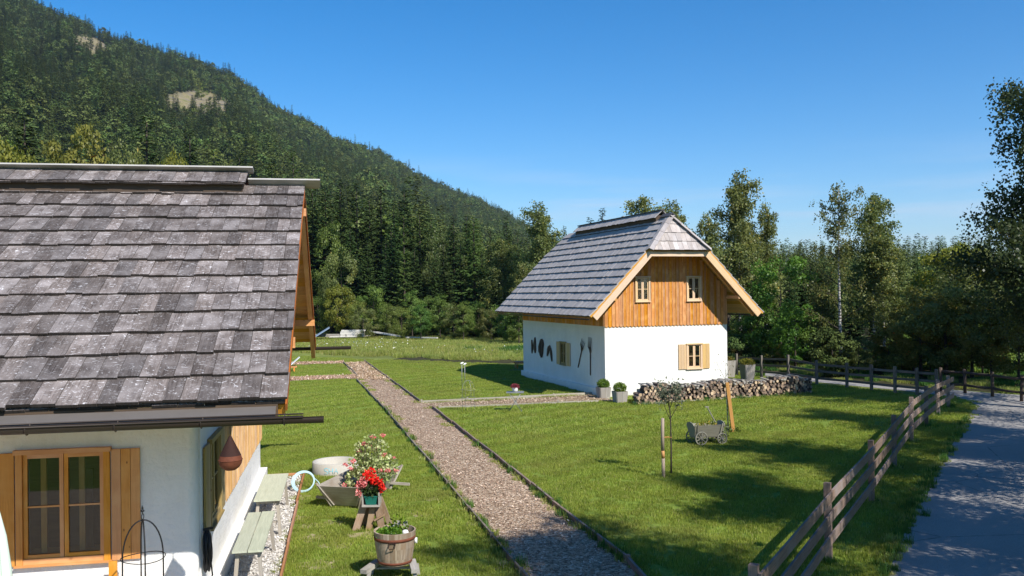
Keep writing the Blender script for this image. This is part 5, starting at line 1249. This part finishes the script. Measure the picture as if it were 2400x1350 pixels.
for j in range(rows+1):
    for i in range(46):
        x = (i+.5+.5*(j % 2))*pw+random.uniform(-.02, .02); hgt = rows-.4+.7*math.sin(i*.37)+.35*math.sin(i*1.1)
        if x > LW-.35 or j > hgt or (x < .30 and j > 3): continue
        if j < rows-1 and random.random() < .0: continue
        if cnt >= 298: break
        r = random.uniform(.054, .078); P_ = P0+dirw*x+nw*(.22+random.uniform(-.05, .05)); cnt += 1
        o = link('split_log', random.choice(lms), None, (P_[0], P_[1], .07+ph*j+random.uniform(-.012, .012)))
        o.rotation_euler = (random.uniform(-.06, .06), random.uniform(0, 6.28), rzw+random.uniform(-.10, .10)); o.scale = (r*1.15, random.uniform(.9, 1.15), r*1.15)
        tag(o, 'split firewood log in the long low woodpile before the white house', 'log', 'logs stacked in the woodpile')
for ends_, nm in (((LW-.16), 'right'), (.14, 'left')):
    for j in range(6 if nm == 'right' else 4):
        for k in (0, 1):
            P_ = P0+dirw*(ends_)+nw*(.12+.22*k) if j % 2 else P0+dirw*(ends_+(k-.5)*.17)+nw*.22
            o = link('cross_log', random.choice(lms), None, (P_[0], P_[1], .07+.105*j)); o.rotation_euler = (0, random.uniform(0, 6), rzw+(math.pi/2 if j % 2 else 0)+random.uniform(-.04, .04)); o.scale = (.065, .68 if j % 2 else .9, .065)
            tag(o, 'log laid crosswise in the tower at the %s end of the woodpile' % nm, 'log', 'cross stacked logs at the %s end' % nm)
def loose(n, z0, z1, y0, y1):
    mb = MB()
    for i in range(n):
        x = random.uniform(.4, LW-.4); yy = random.uniform(y0, y1); z = random.uniform(z0, z1)+.06*math.sin(x*1.9); a = random.uniform(-.35, .35); L = random.uniform(.2, .32)
        d = nw*math.cos(a)+dirw*math.sin(a)+np.array((0, 0, random.uniform(-.08, .12))); c = P0+dirw*x+nw*yy+np.array((0, 0, z)); mb.bar(c-d*L, c+d*L, random.uniform(.06, .12), random.uniform(.03, .07))
    return mb
mb = loose(230, .54, .70, .12, .5); mb.obox(P0+dirw*LW/2+nw*.42+np.array((0, 0, .29)), dirw*(LW/2-.35), nw*.12, (0, 0, .26))
tag(mb.build('woodpile_filling', 'grey_wood'), 'weathered grey splits lying loosely on and inside the woodpile', 'firewood', kind='stuff')
mb = MB(); mb.bar(P0+np.array((0, 0, .03))-nw*.1+dirw*.2, P0+dirw*LW*.62+np.array((0, 0, .03))-nw*.1, .10, .06); mb.bar(P0+np.array((0, 0, .03))+nw*.5+dirw*.2, P0+dirw*LW*.62+np.array((0, 0, .03))+nw*.5, .1, .06)
tag(mb.build('bearer_beam', 'grey_wood'), 'long bearer beam lying under the front of the woodpile', 'beam')

# ------------------------------------------------ fences
def fence(posts, label, mat='fence_wood', pw=.105, rail_h=.16, hs=(1.10, .78, .44), side=1., th=.03, hts=1.28, ext=(0., 0.), rails=True, rnd_rail=False, name='wooden_fence'):
    e = empty(name, (posts[0][0], posts[0][1], 0), 0, label, 'fence'); o0 = np.array((posts[0][0], posts[0][1], 0)); P = [np.array((p[0], p[1], 0))-o0 for p in posts]; H_ = [p[2] if len(p) > 2 else hts for p in posts]
    for i, p in enumerate(P):
        d = P[min(i+1, len(P)-1)]-P[max(i-1, 0)]; d = unit(d); n = np.array((d[1], -d[0], 0)); mb = MB()
        t = rng.normal(0, .012, 2)
        if rnd_rail: mb.tube([p+(0, 0, -.1), p+(t[0], t[1], H_[i])], pw/2, 9)
        else: mb.obox(p+np.array((t[0], t[1], H_[i]/2-.05)), d*pw/2, n*pw/2, (t[0]*.5, t[1]*.5, H_[i]/2+.05))
        mb.build('post', mat, e)
    for i in range(len(P)-1):
        a, b = P[i], P[i+1]; d = unit(b-a); n = np.array((d[1], -d[0], 0))*side
        if i == 0: a = a-d*ext[0]
        if i == len(P)-2: b = b+d*ext[1]
        for z in hs:
            za, zb = z*H_[i]/hts, z*H_[i+1]/hts; mb = MB(); off = n*(pw/2+th/2+.002+.004*(i % 2)); j = rng.normal(0, .008, 2)
            A = a+off+np.array((0, 0, za+j[0]))-d*.05*(i > 0); B = b+off+np.array((0, 0, zb+j[1]))+d*.05*(i < len(P)-2)
            if rnd_rail: mb.tube([a+np.array((0, 0, za)), (a+b)/2+np.array((0, 0, (za+zb)/2-.02)), b+np.array((0, 0, zb))], [.055, .05, .045], 8)
            else:
                off2 = n*.034*(i % 2); mb.bar(A+off2*0, B+off2*0, th, rail_h, (0, 0, 1)) if False else mb.obox((A+B)/2, unit(np.cross(B-A, (0, 0, 1)))*th/2, (0, 0, rail_h/2), (B-A)/2)
            mb.build('rail', mat, e)
    return e
NF = [(.35, 6.0), (2.70, 9.97), (5.03, 14.1), (7.31, 18.0), (9.30, 21.5), (11.3, 25.0), (13.0, 27.7), (14.55, 30.1, 1.22), (15.85, 32.0, 1.16)]
fence(NF, 'three rail weathered wooden fence running up the lawn beside the road', ext=(0, .7), side=1.)
RF = [G(x, y) for x, y in ((1727, 880), (1785, 886), (1848, 893), (1915, 902), (1985, 910), (2043, 916), (2098, 922), (2150, 927), (2196, 931))]
fence([(p[0], p[1], 1.12 if i != 2 else 1.25) for i, p in enumerate(RF)], 'dark grey three rail rear fence behind the woodpile and lawn', mat='fence_dark', pw=.10, rail_h=.10, hs=(.92, .62, .30), hts=1.12, side=-1)
RF = [G(x, y) for x, y in ((2205, 917), (2262, 922), (2326, 930), (2394, 941), (2470, 955))]
fence([(p[0], p[1], 1.0) for p in RF], 'dark round log fence along the far side of the road bend', mat='dark_wood', pw=.13, hs=(.86, .34), hts=1.0, rnd_rail=True)
# ------------------------------------------------ concrete ring with blue letters
q = G(782, 1117); CRx, CRy = -4.42, 21.75
e = empty('concrete_ring', (CRx, CRy, 0), 0, 'low white concrete well ring with blue letters on the lawn', 'well ring')
mb = MB(); mb.lathe([(.56, 0), (.56, .28), (.545, .29), (.495, .29), (.48, .28), (.48, .02), (.0, .02)], seg=56); mb.build('ring', 'concrete', e)
def strokes(mb, chars, R, z0, h, a0, wch, t=.012):
    SHP = {'S': [[(1, 1), (.2, 1), (0, .8), (.2, .55), (.8, .45), (1, .2), (.8, 0), (0, 0)]], 'H': [[(0, 0), (0, 1)], [(1, 0), (1, 1)], [(0, .5), (1, .5)]], 'N': [[(0, 0), (0, 1), (1, 0), (1, 1)]], 'A': [[(0, 0), (.5, 1), (1, 0)], [(.2, .4), (.8, .4)]]}
    for i, ch in enumerate(chars):
        for st in SHP[ch]:
            pts = []
            for x, y in st:
                a = a0+(i*1.35+x)*wch/R; pts.append((R*math.sin(a), -R*math.cos(a), z0+y*h))
            mb.tube(pts, t, 5)
mb = MB(); strokes(mb, 'SHA', .556, .07, .13, -.30, .09, .010); mb.build('lettering', 'paint_blue', e)
# pale blue hose coil standing on the lawn
e = empty('hose_coil', (-4.72, 19.55, 0), .1, 'light blue hose coil leaning on the lawn beside the gravel', 'hose')
mb = MB()
for i in range(4):
    R = .25-.012*i; tl = .95
    mb.tube([(R*math.cos(a)+.008*i, (R*math.sin(a)+R)*math.cos(tl)*1.1, .012+(R*math.sin(a)+R)*math.sin(tl)+.01*i) for a in np.linspace(0, 6.283, 41)[:-1]], .012, 7, closed=True)
mb.tube([(.22, .25, .28), (.33, .22, .18), (.42, .15, .02)], .011, 6); mb.build('hose', 'hose_blue', e)
# ------------------------------------------------ wooden trough with the flowering bush
def trough():
    a, b, c_, d_ = G(742, 1142, .45), G(855, 1147, .45), G(962, 1093, .45), G(822, 1100, .45)   # rim corners
    ctr = (a+b+c_+d_)/4; e = empty('wooden_trough', (ctr[0], ctr[1], 0), 0, 'weathered wooden cart trough with sloping sides holding the pink flower bush', 'trough')
    o = np.array((ctr[0], ctr[1], 0)); ax = unit((c_+d_-a-b)*(1, 1, 0)); ay = np.array((-ax[1], ax[0], 0)); hl = np.linalg.norm((c_+d_-a-b)/2)/2; hw = .50; hl += .08
    Q = lambda x, y, z: ax*x+ay*y+np.array((0, 0, z)); t = .035; zb, zt = .05, .50; fb = .55
    def panel(p, name, inn):
        mb = MB(); b0 = len(mb.v)
        for k in p: mb.v.append(tuple(k))
        for k in p: mb.v.append(tuple(np.array(k)+inn))
        L1x = np.linalg.norm(p[1]-p[0]); L2x = np.linalg.norm(p[3]-p[0])
        for fc in ((0, 1, 2, 3), (7, 6, 5, 4), (0, 4, 5, 1), (1, 5, 6, 2), (2, 6, 7, 3), (3, 7, 4, 0)): mb.face([b0+i for i in fc], [(0, 0), (0, L1x), (L2x, L1x), (L2x, 0)], random.random())
        fixn(mb.build(name, 'trough_wood', e))
    for s in (-1, 1): panel([Q(-hl*.77, s*hw*fb, zb), Q(hl*.74, s*hw*fb, zb), Q(hl, s*hw, zt+.02), Q(-hl, s*hw, zt)], 'side_board', ay*(-s)*t)
    for s in (-1, 1): panel([Q(s*hl*.73, -hw*fb, zb), Q(s*hl*.73, hw*fb, zb), Q(s*hl*.95, hw*.95, zt-.02), Q(s*hl*.95, -hw*.95, zt-.02)], 'end_board', ax*(-s)*t)
    mb = MB(); mb.obox(Q(0, 0, zb), ax*hl*.72, ay*hw*fb*.96, (0, 0, .015)); mb.build('bottom', 'trough_wood', e)
    mb = MB(); mb.obox(Q(.05, 0, .25), ax*hl*.6, ay*hw*.55, (0, 0, .03)); mb.build('soil', 'soil', e)
    for s in (-1, 1):
        for xx in (-hl*.93, hl*.9):
            mb = MB(); mb.bar(Q(xx*.79, s*hw*fb*1.08, .0), Q(xx*1.03, s*hw*1.04, zt+.04), .05, .04); mb.build('corner_batten', 'trough_wood', e)
    for xx, L in ((-hl*.75, .28), (hl*.72, .28)):
        mb = MB(); mb.bar(Q(xx, -hw-L, .16), Q(xx, hw+L*.5, .20), .05, .05); mb.build('carrying_bar', 'trough_wood', e)
    return ctr
tc = trough()
bc = G(866, 1150, .3); bx0, by0 = -3.08, 18.75
e = empty('variegated_geranium', (bx0, by0, .26), 0, 'tall variegated green and cream geranium bush with pink flowers', 'flower bush')
cs, rs = [], []
for (cx, cy_, cz, rad, n) in ((0, 0, .38, .34, 520), (-.25, .05, .16, .28, 330), (.28, .05, .34, .27, 330), (0.02, .05, .72, .28, 330), (.05, .05, .98, .16, 110), (-.2, 0, .55, .22, 170), (.42, .05, .55, .15, 90), (.22, .1, .85, .15, 80), (-.22, .1, .85, .13, 60), (-.45, -.05, .02, .16, 60)):
    u = sphere_dirs(n)*rng.uniform(.35, 1, (n, 1))**.5; cs.append(np.array((cx, cy_, cz))+u*rad*(1, 1, .85)); rs.append(u)
P = np.concatenate(cs); u = np.concatenate(rs); P[:, 2] = np.maximum(P[:, 2], -.1); L = rng.uniform(.045, .085, len(P)); V, F = cards(P, u+rng.normal(0, .5, P.shape)+(0, 0, .25), L, L*.95)
link('foliage', npmesh('foliage', V, F, rng.uniform(0, 1, len(F)), 'leaf_variegated'), e)
mb = MB()
for i in range(16): a = random.uniform(0, 6.28); r = random.uniform(.05, .3); mb.tube([(random.uniform(-.08, .08), random.uniform(-.06, .06), -.05), (r*.5*math.cos(a), r*.5*math.sin(a), .4), (r*math.cos(a), r*math.sin(a), random.uniform(.7, 1.1))], [.012, .009, .005], 5)
mb.build('stems', 'bark_dark', e)
bl = [(-.52, .50), (-.30, .62), (-.10, .95), (-.02, .85), (.08, 1.08), (.30, 1.12), (.16, .80), (.30, .70), (.50, .62), (-.35, .48), (-.12, .24), (.05, .42), (.25, .40), (.15, .22), (-.52, .10), (-.58, -.06), (.42, .42), (-.22, .78), (.60, .42)]
cs = []
for x, z in bl:
    k = 34; cs.append(np.array((x, random.uniform(-.34, -.12) if z < .5 else random.uniform(-.25, .1), z))+sphere_dirs(k)*.05*(1, 1, .6))
P = np.concatenate(cs); V, F = cards(P, rng.normal(0, 1, P.shape)+(0, 0, .6), .035, .035); link('blossoms', npmesh('blossoms', V, F, rng.uniform(0, 1, len(F)), 'petal_pink'), e)
# shaving horse with the red geranium box
sx, sy = -2.66, 16.45
e = empty('wooden_trestle', (sx, sy, 0), 0, 'rough brown wooden trestle carrying the red geranium pot', 'trestle'); e.scale = (1, 1, .90)
def leg(a, b, w_, t_, nm='leg', mat='saw_wood', par=None): mb = MB(); mb.bar(a, b, w_, t_, (0, 1, 0)); mb.build(nm, mat, par or e)
leg((-.08, -.02, .78), (-.30, -.10, 0), .13, .05); leg((-.04, .16, .70), (-.22, .22, 0), .09, .05); leg((.12, .14, .62), (.30, .22, 0), .09, .05); leg((.10, -.04, .60), (.20, -.16, 0), .12, .05)
mb = MB(); mb.box(-.16, .16, -.18, .2, .50, .545); mb.build('shelf', 'saw_wood', e)
mb = MB(); mb.bar((.02, -.04, .5), (-.06, -.10, .0), .11, .05, (0, 1, 0)); mb.bar((.06, .0, .5), (.14, -.06, .12), .09, .04, (0, 1, 0)); mb.build('middle_leg', 'saw_wood', e); mb = MB(); mb.bar((.05, -.13, .22), (.24, -.12, .34), .09, .03); mb.bar((-.1, .1, .2), (.2, .2, .42), .06, .03); mb.build('brace', 'saw_wood', e)
mb = MB(); mb.box(-.165, -.14, -.2, .02, .548, .80); mb.box(.14, .165, -.2, .02, .548, .80); mb.box(-.165, .165, -.215, .02, .515, .5475); mb.box(-.14, .14, -.01, .015, .548, .80); mb.build('box_frame', 'grey_wood', e)
e = empty('geranium_pot', (sx, sy-.11, .495), 0, 'dark green plastic pot with bright red geranium in the wooden frame', 'flower pot')
mb = MB(); b0 = len(mb.v)
for z, w_, d_ in ((0, .09, .06), (.14, .115, .075), (.141, .125, .082), (.165, .125, .082), (.165, .11, .07), (.12, .105, .066)):
    for sx2, sy2 in ((-1, -1), (1, -1), (1, 1), (-1, 1)): mb.v.append((sx2*w_, sy2*d_, z))
for i in range(5):
    for k in range(4): mb.face([b0+i*4+k, b0+i*4+(k+1) % 4, b0+(i+1)*4+(k+1) % 4, b0+(i+1)*4+k], None, .5)
mb.face([b0, b0+3, b0+2, b0+1]); mb.face([b0+20, b0+21, b0+22, b0+23]); mb.build('pot', 'pot_green', e)
leafobj('foliage', e, (0, 0, .30), (.20, .13, .17), 900, .05, 'leaf_geranium')
cs = [np.array(c)+sphere_dirs(46)*.055 for c in ((-.02, -.1, .52), (.08, -.12, .50), (.16, -.1, .44), (.2, -.05, .36), (-.08, -.02, .56), (.0, .02, .60), (.20, -.02, .28), (.05, -.12, .43))]
P = np.concatenate(cs); V, F = cards(P, rng.normal(0, 1, P.shape)+(0, -.3, .5), .045, .045); link('red_blossoms', npmesh('red_blossoms', V, F, rng.uniform(0, 1, len(F)), 'petal_red'), e)
cs = [np.array(c)+sphere_dirs(36)*.05 for c in ((-.20, -.06, .40), (-.24, -.04, .33), (-.1, -.12, .43), (-.22, -.08, .22), (-.13, -.1, .38))]
P = np.concatenate(cs); V, F = cards(P, rng.normal(0, 1, P.shape)+(0, -.3, .5), .04, .04); link('pink_blossoms', npmesh('pink_blossoms', V, F, rng.uniform(0, 1, len(F)), 'petal_pink'), e)
# half barrel on a stool
tx, ty = -1.88, 13.6
e = empty('timber_stool', (tx, ty, 0), 0, 'low timber stool of two splayed beams under the half barrel', 'stool'); e.scale = (1, 1, .73)
for s in (-1, 1):
    mb = MB(); mb.bar((s*.26, .16, .30), (s*.42 if s < 0 else .36, -.30, .27), .11, .085); mb.build('beam', 'grey_wood', e)
    for y, z in ((-.22, .24), (.12, .25)): mb = MB(); mb.bar((s*.34, y, z), (s*.37, y-.02, 0), .055, .055, (0, 1, 0)); mb.build('leg', 'grey_wood', e)
mb = MB(); mb.bar((-.33, .05, .20), (.33, .05, .20), .05, .04); mb.build('stretcher', 'grey_wood', e)
e = empty('half_barrel', (tx+.02, ty, .252), 0, 'half barrel planter of grey staves with rusty hoops and green herbs', 'planter'); Hb = .50; r0, r1 = .255, .325
st = [random.random() for _ in range(22)]; st = [q for q in st for _ in range(3)]
mb = MB(); mb.lathe([(.0, .0), (r0, .0), (r0+.02, .1), (r0+.045, .26), (r1, Hb), (r1-.022, Hb+.002), (r1-.028, Hb-.02), (r1-.05, Hb-.1)], seg=66, strip=st, sm=False); mb.build('staves', 'tub_wood', e)
def rad(z): return np.interp(z, [0, .1, .26, Hb], [r0, r0+.02, r0+.045, r1])
for z0, z1 in ((.015, .055), (.37, .42)):
    mb = MB(); mb.lathe([(rad(z0)+.001, z0), (rad(z0)+.006, z0), (rad(z1)+.006, z1), (rad(z1)+.001, z1)], seg=66); mb.build('hoop', 'rust', e)
mb = MB(); mb.tube([(-.04, -.318, .37), (-.05, -.34, .31), (-.04, -.345, .29), (.04, -.345, .30), (.05, -.335, .35), (.05, -.325, .385)], .007, 6); mb.box(-.05, .06, -.325, -.305, .365, .385); mb.build('handle', 'rust_dark', e)
mb = MB(); mb.tube([(.31, .0, .33), (.345, .0, .33)], .045, 12); mb.build('side_knob', 'stone_white', e)
mb = MB(); mb.lathe([(.0, Hb-.09), (r1-.045, Hb-.09)], seg=30); mb.build('soil', 'soil', e)
leafobj('herbs', e, (-.08, -.04, Hb-.06), (.23, .22, .09), 1500, .035, 'herb')
leafobj('tall_herbs', e, (.06, .08, Hb-.0), (.15, .10, .2), 200, .06, 'herb')
for (x, y, z, rr) in ((.17, -.06, Hb-.03, .055), (-.03, .10, Hb+.03, .03)):
    mb = MB(); mb.lathe([(.001, -rr*.8), (rr*.7, -rr*.6), (rr, 0), (rr*.7, rr*.6), (.001, rr*.8)], seg=14); o = mb.build('white_stone', 'stone_white', None, (tx+.02+x, ty+y, .252+z))
    tag(o, 'round white stone lying in the half barrel' if rr > .04 else 'small upright white stone behind the herbs in the half barrel', 'stone', 'white stones in the half barrel')
mb = MB(); mb.box(-.05, .05, -.01, .01, 0, .16); mb.box(.10, .16, .0, .02, 0, .15); tag(mb.build('plant_marker', 'grey_wood', None, (tx+.04, ty+.14, .252+Hb-.06)), 'small grey wooden plant markers standing in the half barrel', 'plant marker')
# ------------------------------------------------ stakes and saplings
S1 = G(1555, 1120); e = empty('tree_stake', tuple(S1), 0, 'round grey stake with an orange lower band beside the leafy sapling', 'stake')
mb = MB(); mb.tube([(0, 0, -.1), (0, 0, .46)], .04, 10); mb.tube([(-.01, 0, .64), (-.01, 0, 1.02), (0, 0, 1.40)], [.042, .04, .037], 10); mb.build('pole', 'stake_wood', e); mb = MB(); mb.tube([(0, 0, .46), (-.01, 0, .64)], .041, 10); mb.build('orange_band', 'stake_orange', e)
S2 = G(1573, 1113); e = empty('sapling', tuple(S2), 0, 'young tree with grey green leaves tied to the round stake', 'tree')
mb = MB(); mb.tube([(0, 0, -.05), (.01, 0, .7), (0, 0, 1.38), (-.03, 0, 1.75), (-.02, 0, 2.15)], [.024, .02, .016, .011, .005], 7)
br = [((-.0, 0, 1.3), (-.14, .02, 1.65), (-.16, .0, 2.0)), ((0, 0, 1.35), (.16, .02, 1.6), (.20, 0, 2.05)), ((0, 0, 1.5), (-.06, .1, 1.8), (-.2, .1, 2.1)), ((0, 0, 1.6), (.1, -.05, 1.9), (.12, 0, 2.15))]
for b_ in br: mb.tube(b_, [.010, .007, .003], 5)
mb.build('trunk', 'bark_dark', e)
V0 = []
for k in range(420): b_ = random.choice(br); t = random.uniform(.15, 1.08); V0.append(np.array(b_[1])*(1-t)+np.array(b_[2])*t+rng.normal(0, .07, 3))
P = np.array(V0); V, F = cards(P, rng.normal(0, 1, P.shape), .085, .04); link('crown', npmesh('crown', V, F, rng.uniform(0, 1, len(F)), 'olive_leaf'), e)
mb = MB(); mb.tube([(-.17, -.06, .90), (-.08, -.08, .91), (.02, -.03, .9), (.02, .03, .9), (-.08, .02, .91), (-.17, -.0, .9)], .006, 5, closed=True); mb.build('tie_band', 'stake_orange', e)
S3 = G(1717, 1014); S3t = G(1708, 896, 0); e = empty('leaning_post', tuple(S3), 0, 'square light orange timber post leaning beside the bare sapling', 'post')
mb = MB(); mb.obox((-.06, 0, .75), (.05, 0, .003), (0, .05, 0), (-.09, 0, .79)); mb.build('timber', 'stake_orange', e)
S4 = S3+np.array((-.11, .06, 0)); e = empty('bare_sapling', tuple(S4), 0, 'nearly bare sapling directly left of the orange timber post', 'tree')
mb = MB(); mb.tube([(0, 0, 0), (-.03, 0, .8), (-.06, 0, 1.6), (-.05, 0, 2.35)], [.022, .018, .013, .004], 6); mb.tube([(-.06, 0, 1.6), (-.22, 0, 1.9), (-.36, 0, 2.2)], [.008, .006, .003], 5); mb.tube([(-.06, 0, 1.7), (.06, 0, 1.95), (.1, 0, 2.2)], [.008, .006, .003], 5); mb.build('trunk', 'birch_bark', e)
P = np.array([(-.06, 0, 2.0)])+rng.normal(0, 1, (34, 3))*(.2, .1, .25); V, F = cards(P, rng.normal(0, 1, P.shape), .06, .03); link('crown', npmesh('crown', V, F, rng.uniform(0, 1, len(F)), 'birch_leaf'), e)
leafobj('weeds', e, (.12, -.05, .05), (.22, .16, .14), 300, .05, 'leaf_green')
# ------------------------------------------------ hand wagon
wx, wy = 5.50, 25.15; e = empty('hand_wagon', (wx, wy, 0), .30, 'old grey wooden hand wagon with four spoked wheels on the lawn', 'hand cart')
def wheel(x, y, r):
    w_ = empty('wheel', (0, 0, 0)); C.objects.unlink(w_); bpy.data.objects.remove(w_)
    mb = MB(); mb.tube([(x+(r-.02)*math.cos(a), y, r+(r-.02)*math.sin(a)) for a in np.linspace(0, 6.283, 29)[:-1]], .02, 6, closed=True); rim = mb.build('wheel', 'wagon_wood', e)
    mb = MB()
    for k in range(9): a = 6.283*k/9; mb.bar((x+.03*math.cos(a), y, r+.03*math.sin(a)), (x+(r-.03)*math.cos(a), y, r+(r-.03)*math.sin(a)), .022, .018, (0, 1, 0))
    mb.build('spokes', 'wagon_wood', rim); mb = MB(); mb.tube([(x, y-.06, r), (x, y+.06, r)], .038, 10); mb.build('hub', 'wagon_wood', rim)
for x, r in ((-.30, .20), (.36, .165)):
    for y in (-.27, .27): wheel(x, y, r)
    mb = MB(); mb.bar((x, -.25, r), (x, .25, r), .05, .05); mb.build('axle', 'dark_wood', e)
for s in (-1, 1):
    mb = MB(); b0 = 0
    q_ = [(-.42, s*.15, .22), (.38, s*.15, .22), (.46, s*.25, .56), (-.50, s*.25, .56)]
    for p in q_: mb.v.append(p)
    for p in q_: mb.v.append((p[0], p[1]-s*.02, p[2]))
    for fc in ((0, 1, 2, 3), (7, 6, 5, 4), (0, 4, 5, 1), (1, 5, 6, 2), (2, 6, 7, 3), (3, 7, 4, 0)): mb.face(fc, [(0, 0), (0, .8), (.3, .8), (.3, 0)], random.random())
    for x in (-.36, .34): mb.bar((x, s*.175, .2), (x*1.12, s*.27, .59), .035, .02, (0, 1, 0))
    fixn(mb.build('side_board', 'wagon_wood', e))
for x, sl in ((-.44, -.06), (.40, .06)):
    mb = MB(); pts = [(x, -.14, .22), (x, .14, .22), (x+sl, .23, .54), (x+sl*1.2, .15, .62), (x+sl*1.2, 0, .65), (x+sl*1.2, -.15, .62), (x+sl, -.23, .54)]; mb.prism(pts, (.02, 0, 0)); fixn(mb.build('end_board', 'wagon_wood', e))
mb = MB(); mb.box(-.42, .38, -.14, .14, .20, .222); mb.build('floor_board', 'wagon_wood', e)
mb = MB(); mb.tube([(.36, 0, .20), (.50, .1, .35), (.24, .35, 1.0)], .018, 7); mb.bar((.18, .35, 1.0), (.30, .35, .99), .03, .03); mb.build('drawbar', 'wagon_wood', e)
leafobj('withered_plants', e, (0, 0, .5), (.36, .16, .12), 420, .05, 'leaf_yellow')
leafobj('trailing_plant', e, (.52, -.16, .36), (.10, .12, .22), 160, .05, 'olive_leaf')
# ------------------------------------------------ bistro table, heather, small obelisk, solar stakes
T = G(1208, 966); e = empty('bistro_table', (T[0], T[1]+.2, 0), -.05, 'small green folding metal table beside the branch path', 'table')
mb = MB(); mb.box(-.32, .32, -.24, .24, .70, .722); mb.build('tabletop', 'zinc_tin', e)
for s in (-1, 1):
    for x0, x1 in ((-.22, .24), (.22, -.24)): mb = MB(); mb.tube([(x0, s*.2, .70), (x1, s*.21, .0)], .009, 6); mb.build('leg', 'zinc_tin', e)
mb = MB(); mb.tube([(-.24, -.21, .01), (-.24, .21, .01)], .008, 6); mb.tube([(.24, -.21, .03), (.24, .21, .03)], .008, 6); mb.build('foot_bar', 'zinc_tin', e)
e = empty('heather_pot', (T[0]+.0, T[1]+.2, .723), 0, 'dark red heather in a white pot on the folding table', 'flower pot')
mb = MB(); mb.lathe([(.0, 0), (.095, 0), (.115, .16), (.105, .165), (.1, .13), (0, .13)], seg=20); mb.build('pot', 'white_plastic', e); leafobj('plant', e, (0, 0, .20), (.16, .16, .09), 700, .035, 'petal_heather')
Ob = G(1097, 968); obelisk('small_obelisk', (Ob[0], Ob[1]+.2, 0), 1.35, .24, 'zinc_tin', 'thin pale wire obelisk with a withered climber beside the branch path', t=.006, fin=False)
e = bpy.data.objects['small_obelisk']; leafobj('climber', e, (0, 0, .85), (.24, .24, .28), 190, .045, 'meadow_blade')
B = G(1083, 905)
for dx, lab, hh in ((0, 'left garden stake with a white bird figure on the lawn', 1.05), (.13, 'right garden stake with a white bird figure on the lawn', 1.0)):
    e = empty('bird_stake', (B[0]+dx, B[1]+dx*.8, 0), .4, lab, 'garden stake', 'bird stakes on the lawn'); mb = MB(); mb.tube([(0, 0, 0), (0, 0, hh)], .014, 6); mb.build('rod', 'zinc_tin', e)
    mb = MB(); mb.tube([(-.09, 0, hh-.01), (-.04, 0, hh+.02), (.02, 0, hh+.035), (.06, 0, hh+.06), (.10, 0, hh+.055)], [.006, .035, .042, .028, .005], 8); mb.build('bird', 'white_plastic', e)
# loungers
def lounger(loc, rz, label, cmat):
    e = empty('garden_lounger', loc, rz, label, 'sun lounger'); mb = MB(); 
    for s in (-1, 1): mb.bar((-.9, s*.3, .30), (.75, s*.3, .30), .05, .07)
    mb.build('frame', 'lounger_wood', e); mb = MB()
    for i in range(9): mb.box(-.85+i*.13, -.76+i*.13, -.28, .28, .337, .355)
    mb.build('seat', 'lounger_wood', e); mb = MB(); mb.obox((.62, 0, .58), (.30, 0, .26), (0, .29, 0), (-.01, 0, .012)); mb.build('backrest', cmat, e)
    for x in (-.8, .6):
        for s in (-1, 1): mb = MB(); mb.box(x-.03, x+.03, s*.3-.03, s*.3+.03, 0, .262); mb.build('leg', 'lounger_wood', e)
    mb = MB(); mb.box(-.88, .3, -.27, .27, .357, .40); mb.build('cushion', cmat, e)
q = G(1228, 862); lounger((q[0]+.35, q[1], 0), .2, 'orange wooden lounger half hidden behind the white house left corner', 'lounger_wood')
q = G(672, 872); lounger((q[0]-.2, q[1], 0), .3, 'wooden lounger with a white cushion peeking out beside the near roof edge', 'white_plastic')
# pallets and timber at the meadow edge
def pallet(px_, py_, n, label, w_=1.2, rz=0., items='pale_plank'):
    q = Dp(px_, 82); e = empty('pallet_stack', tuple(q), rz, label, 'pallets', 'building material at the forest edge'); z = .45
    for k in range(n):
        mb = MB(); x = random.uniform(-.06, .06)
        for y in (-.35, 0, .35): mb.box(x-w_/2, x+w_/2, y-.05, y+.05, z, z+.09)
        for i in range(7): mb.box(x-w_/2+i*w_/7+.01, x-w_/2+(i+1)*w_/7-.02, -.4, .4, z+.092, z+.115)
        mb.build('pallet', items, e); z += .125
    return e
pallet(826, 783, 5, 'stack of pale pallets right of the low timber heap', 2.2, .1); pallet(775, 780, 2, 'low heap of weathered planks left of the pallets', 3.2, -.05, 'grey_wood')
mb = MB(); q = Dp(800, 81.5)
for i in range(6): mb.bar(q+np.array((-1.2+i*.1, i*.1, .45+.03*i)), q+np.array((1.4+i*.2, .3*i, .45)), .2, .06)
tag(mb.build('plank_heap', 'pale_plank'), 'thin pale boards lying between the two pallet stacks', 'planks'); mb = MB(); q = Dp(868, 82)
mb.bar(q+np.array((0, 0, .9)), q+np.array((4.0, -2., .35)), .3, .12); mb.bar(q+np.array((3.5, -1.5, .4)), q+np.array((6.5, -3.5, .4)), .2, .1)
tag(mb.build('timber_beam', 'pale_plank'), 'long pale beams lying right of the pallet stacks', 'beam')
mb = MB(); q = Dp(752, 81); mb.obox(q+np.array((0, 0, .9)), (.7, .2, .45), (-.2, 1., .0), (-.03, 0, .05)); tag(mb.build('blue_sheet', 'tarp_blue'), 'grey blue corrugated sheet leaning at the forest edge', 'metal sheet')

# ------------------------------------------------ haze: the far slope fades a little to blue
mb = MB(); mb.box(-3800, 3800, -520, 7300, -1.2, 470); hz = mb.build('haze', 'soil'); M = NM('haze')
pv = M.n('ShaderNodeVolumePrincipled'); pv.inputs['Color'].default_value = (.72, .84, 1, 1); pv.inputs['Density'].default_value = .00009; pv.inputs['Anisotropy'].default_value = .3
M.l(pv.outputs[0], M.out.inputs[1]); hz.data.materials.clear(); hz.data.materials.append(M.m); hz['kind'] = 'stuff'; hz['label'] = 'thin blue summer haze over the valley'; hz['category'] = 'haze'
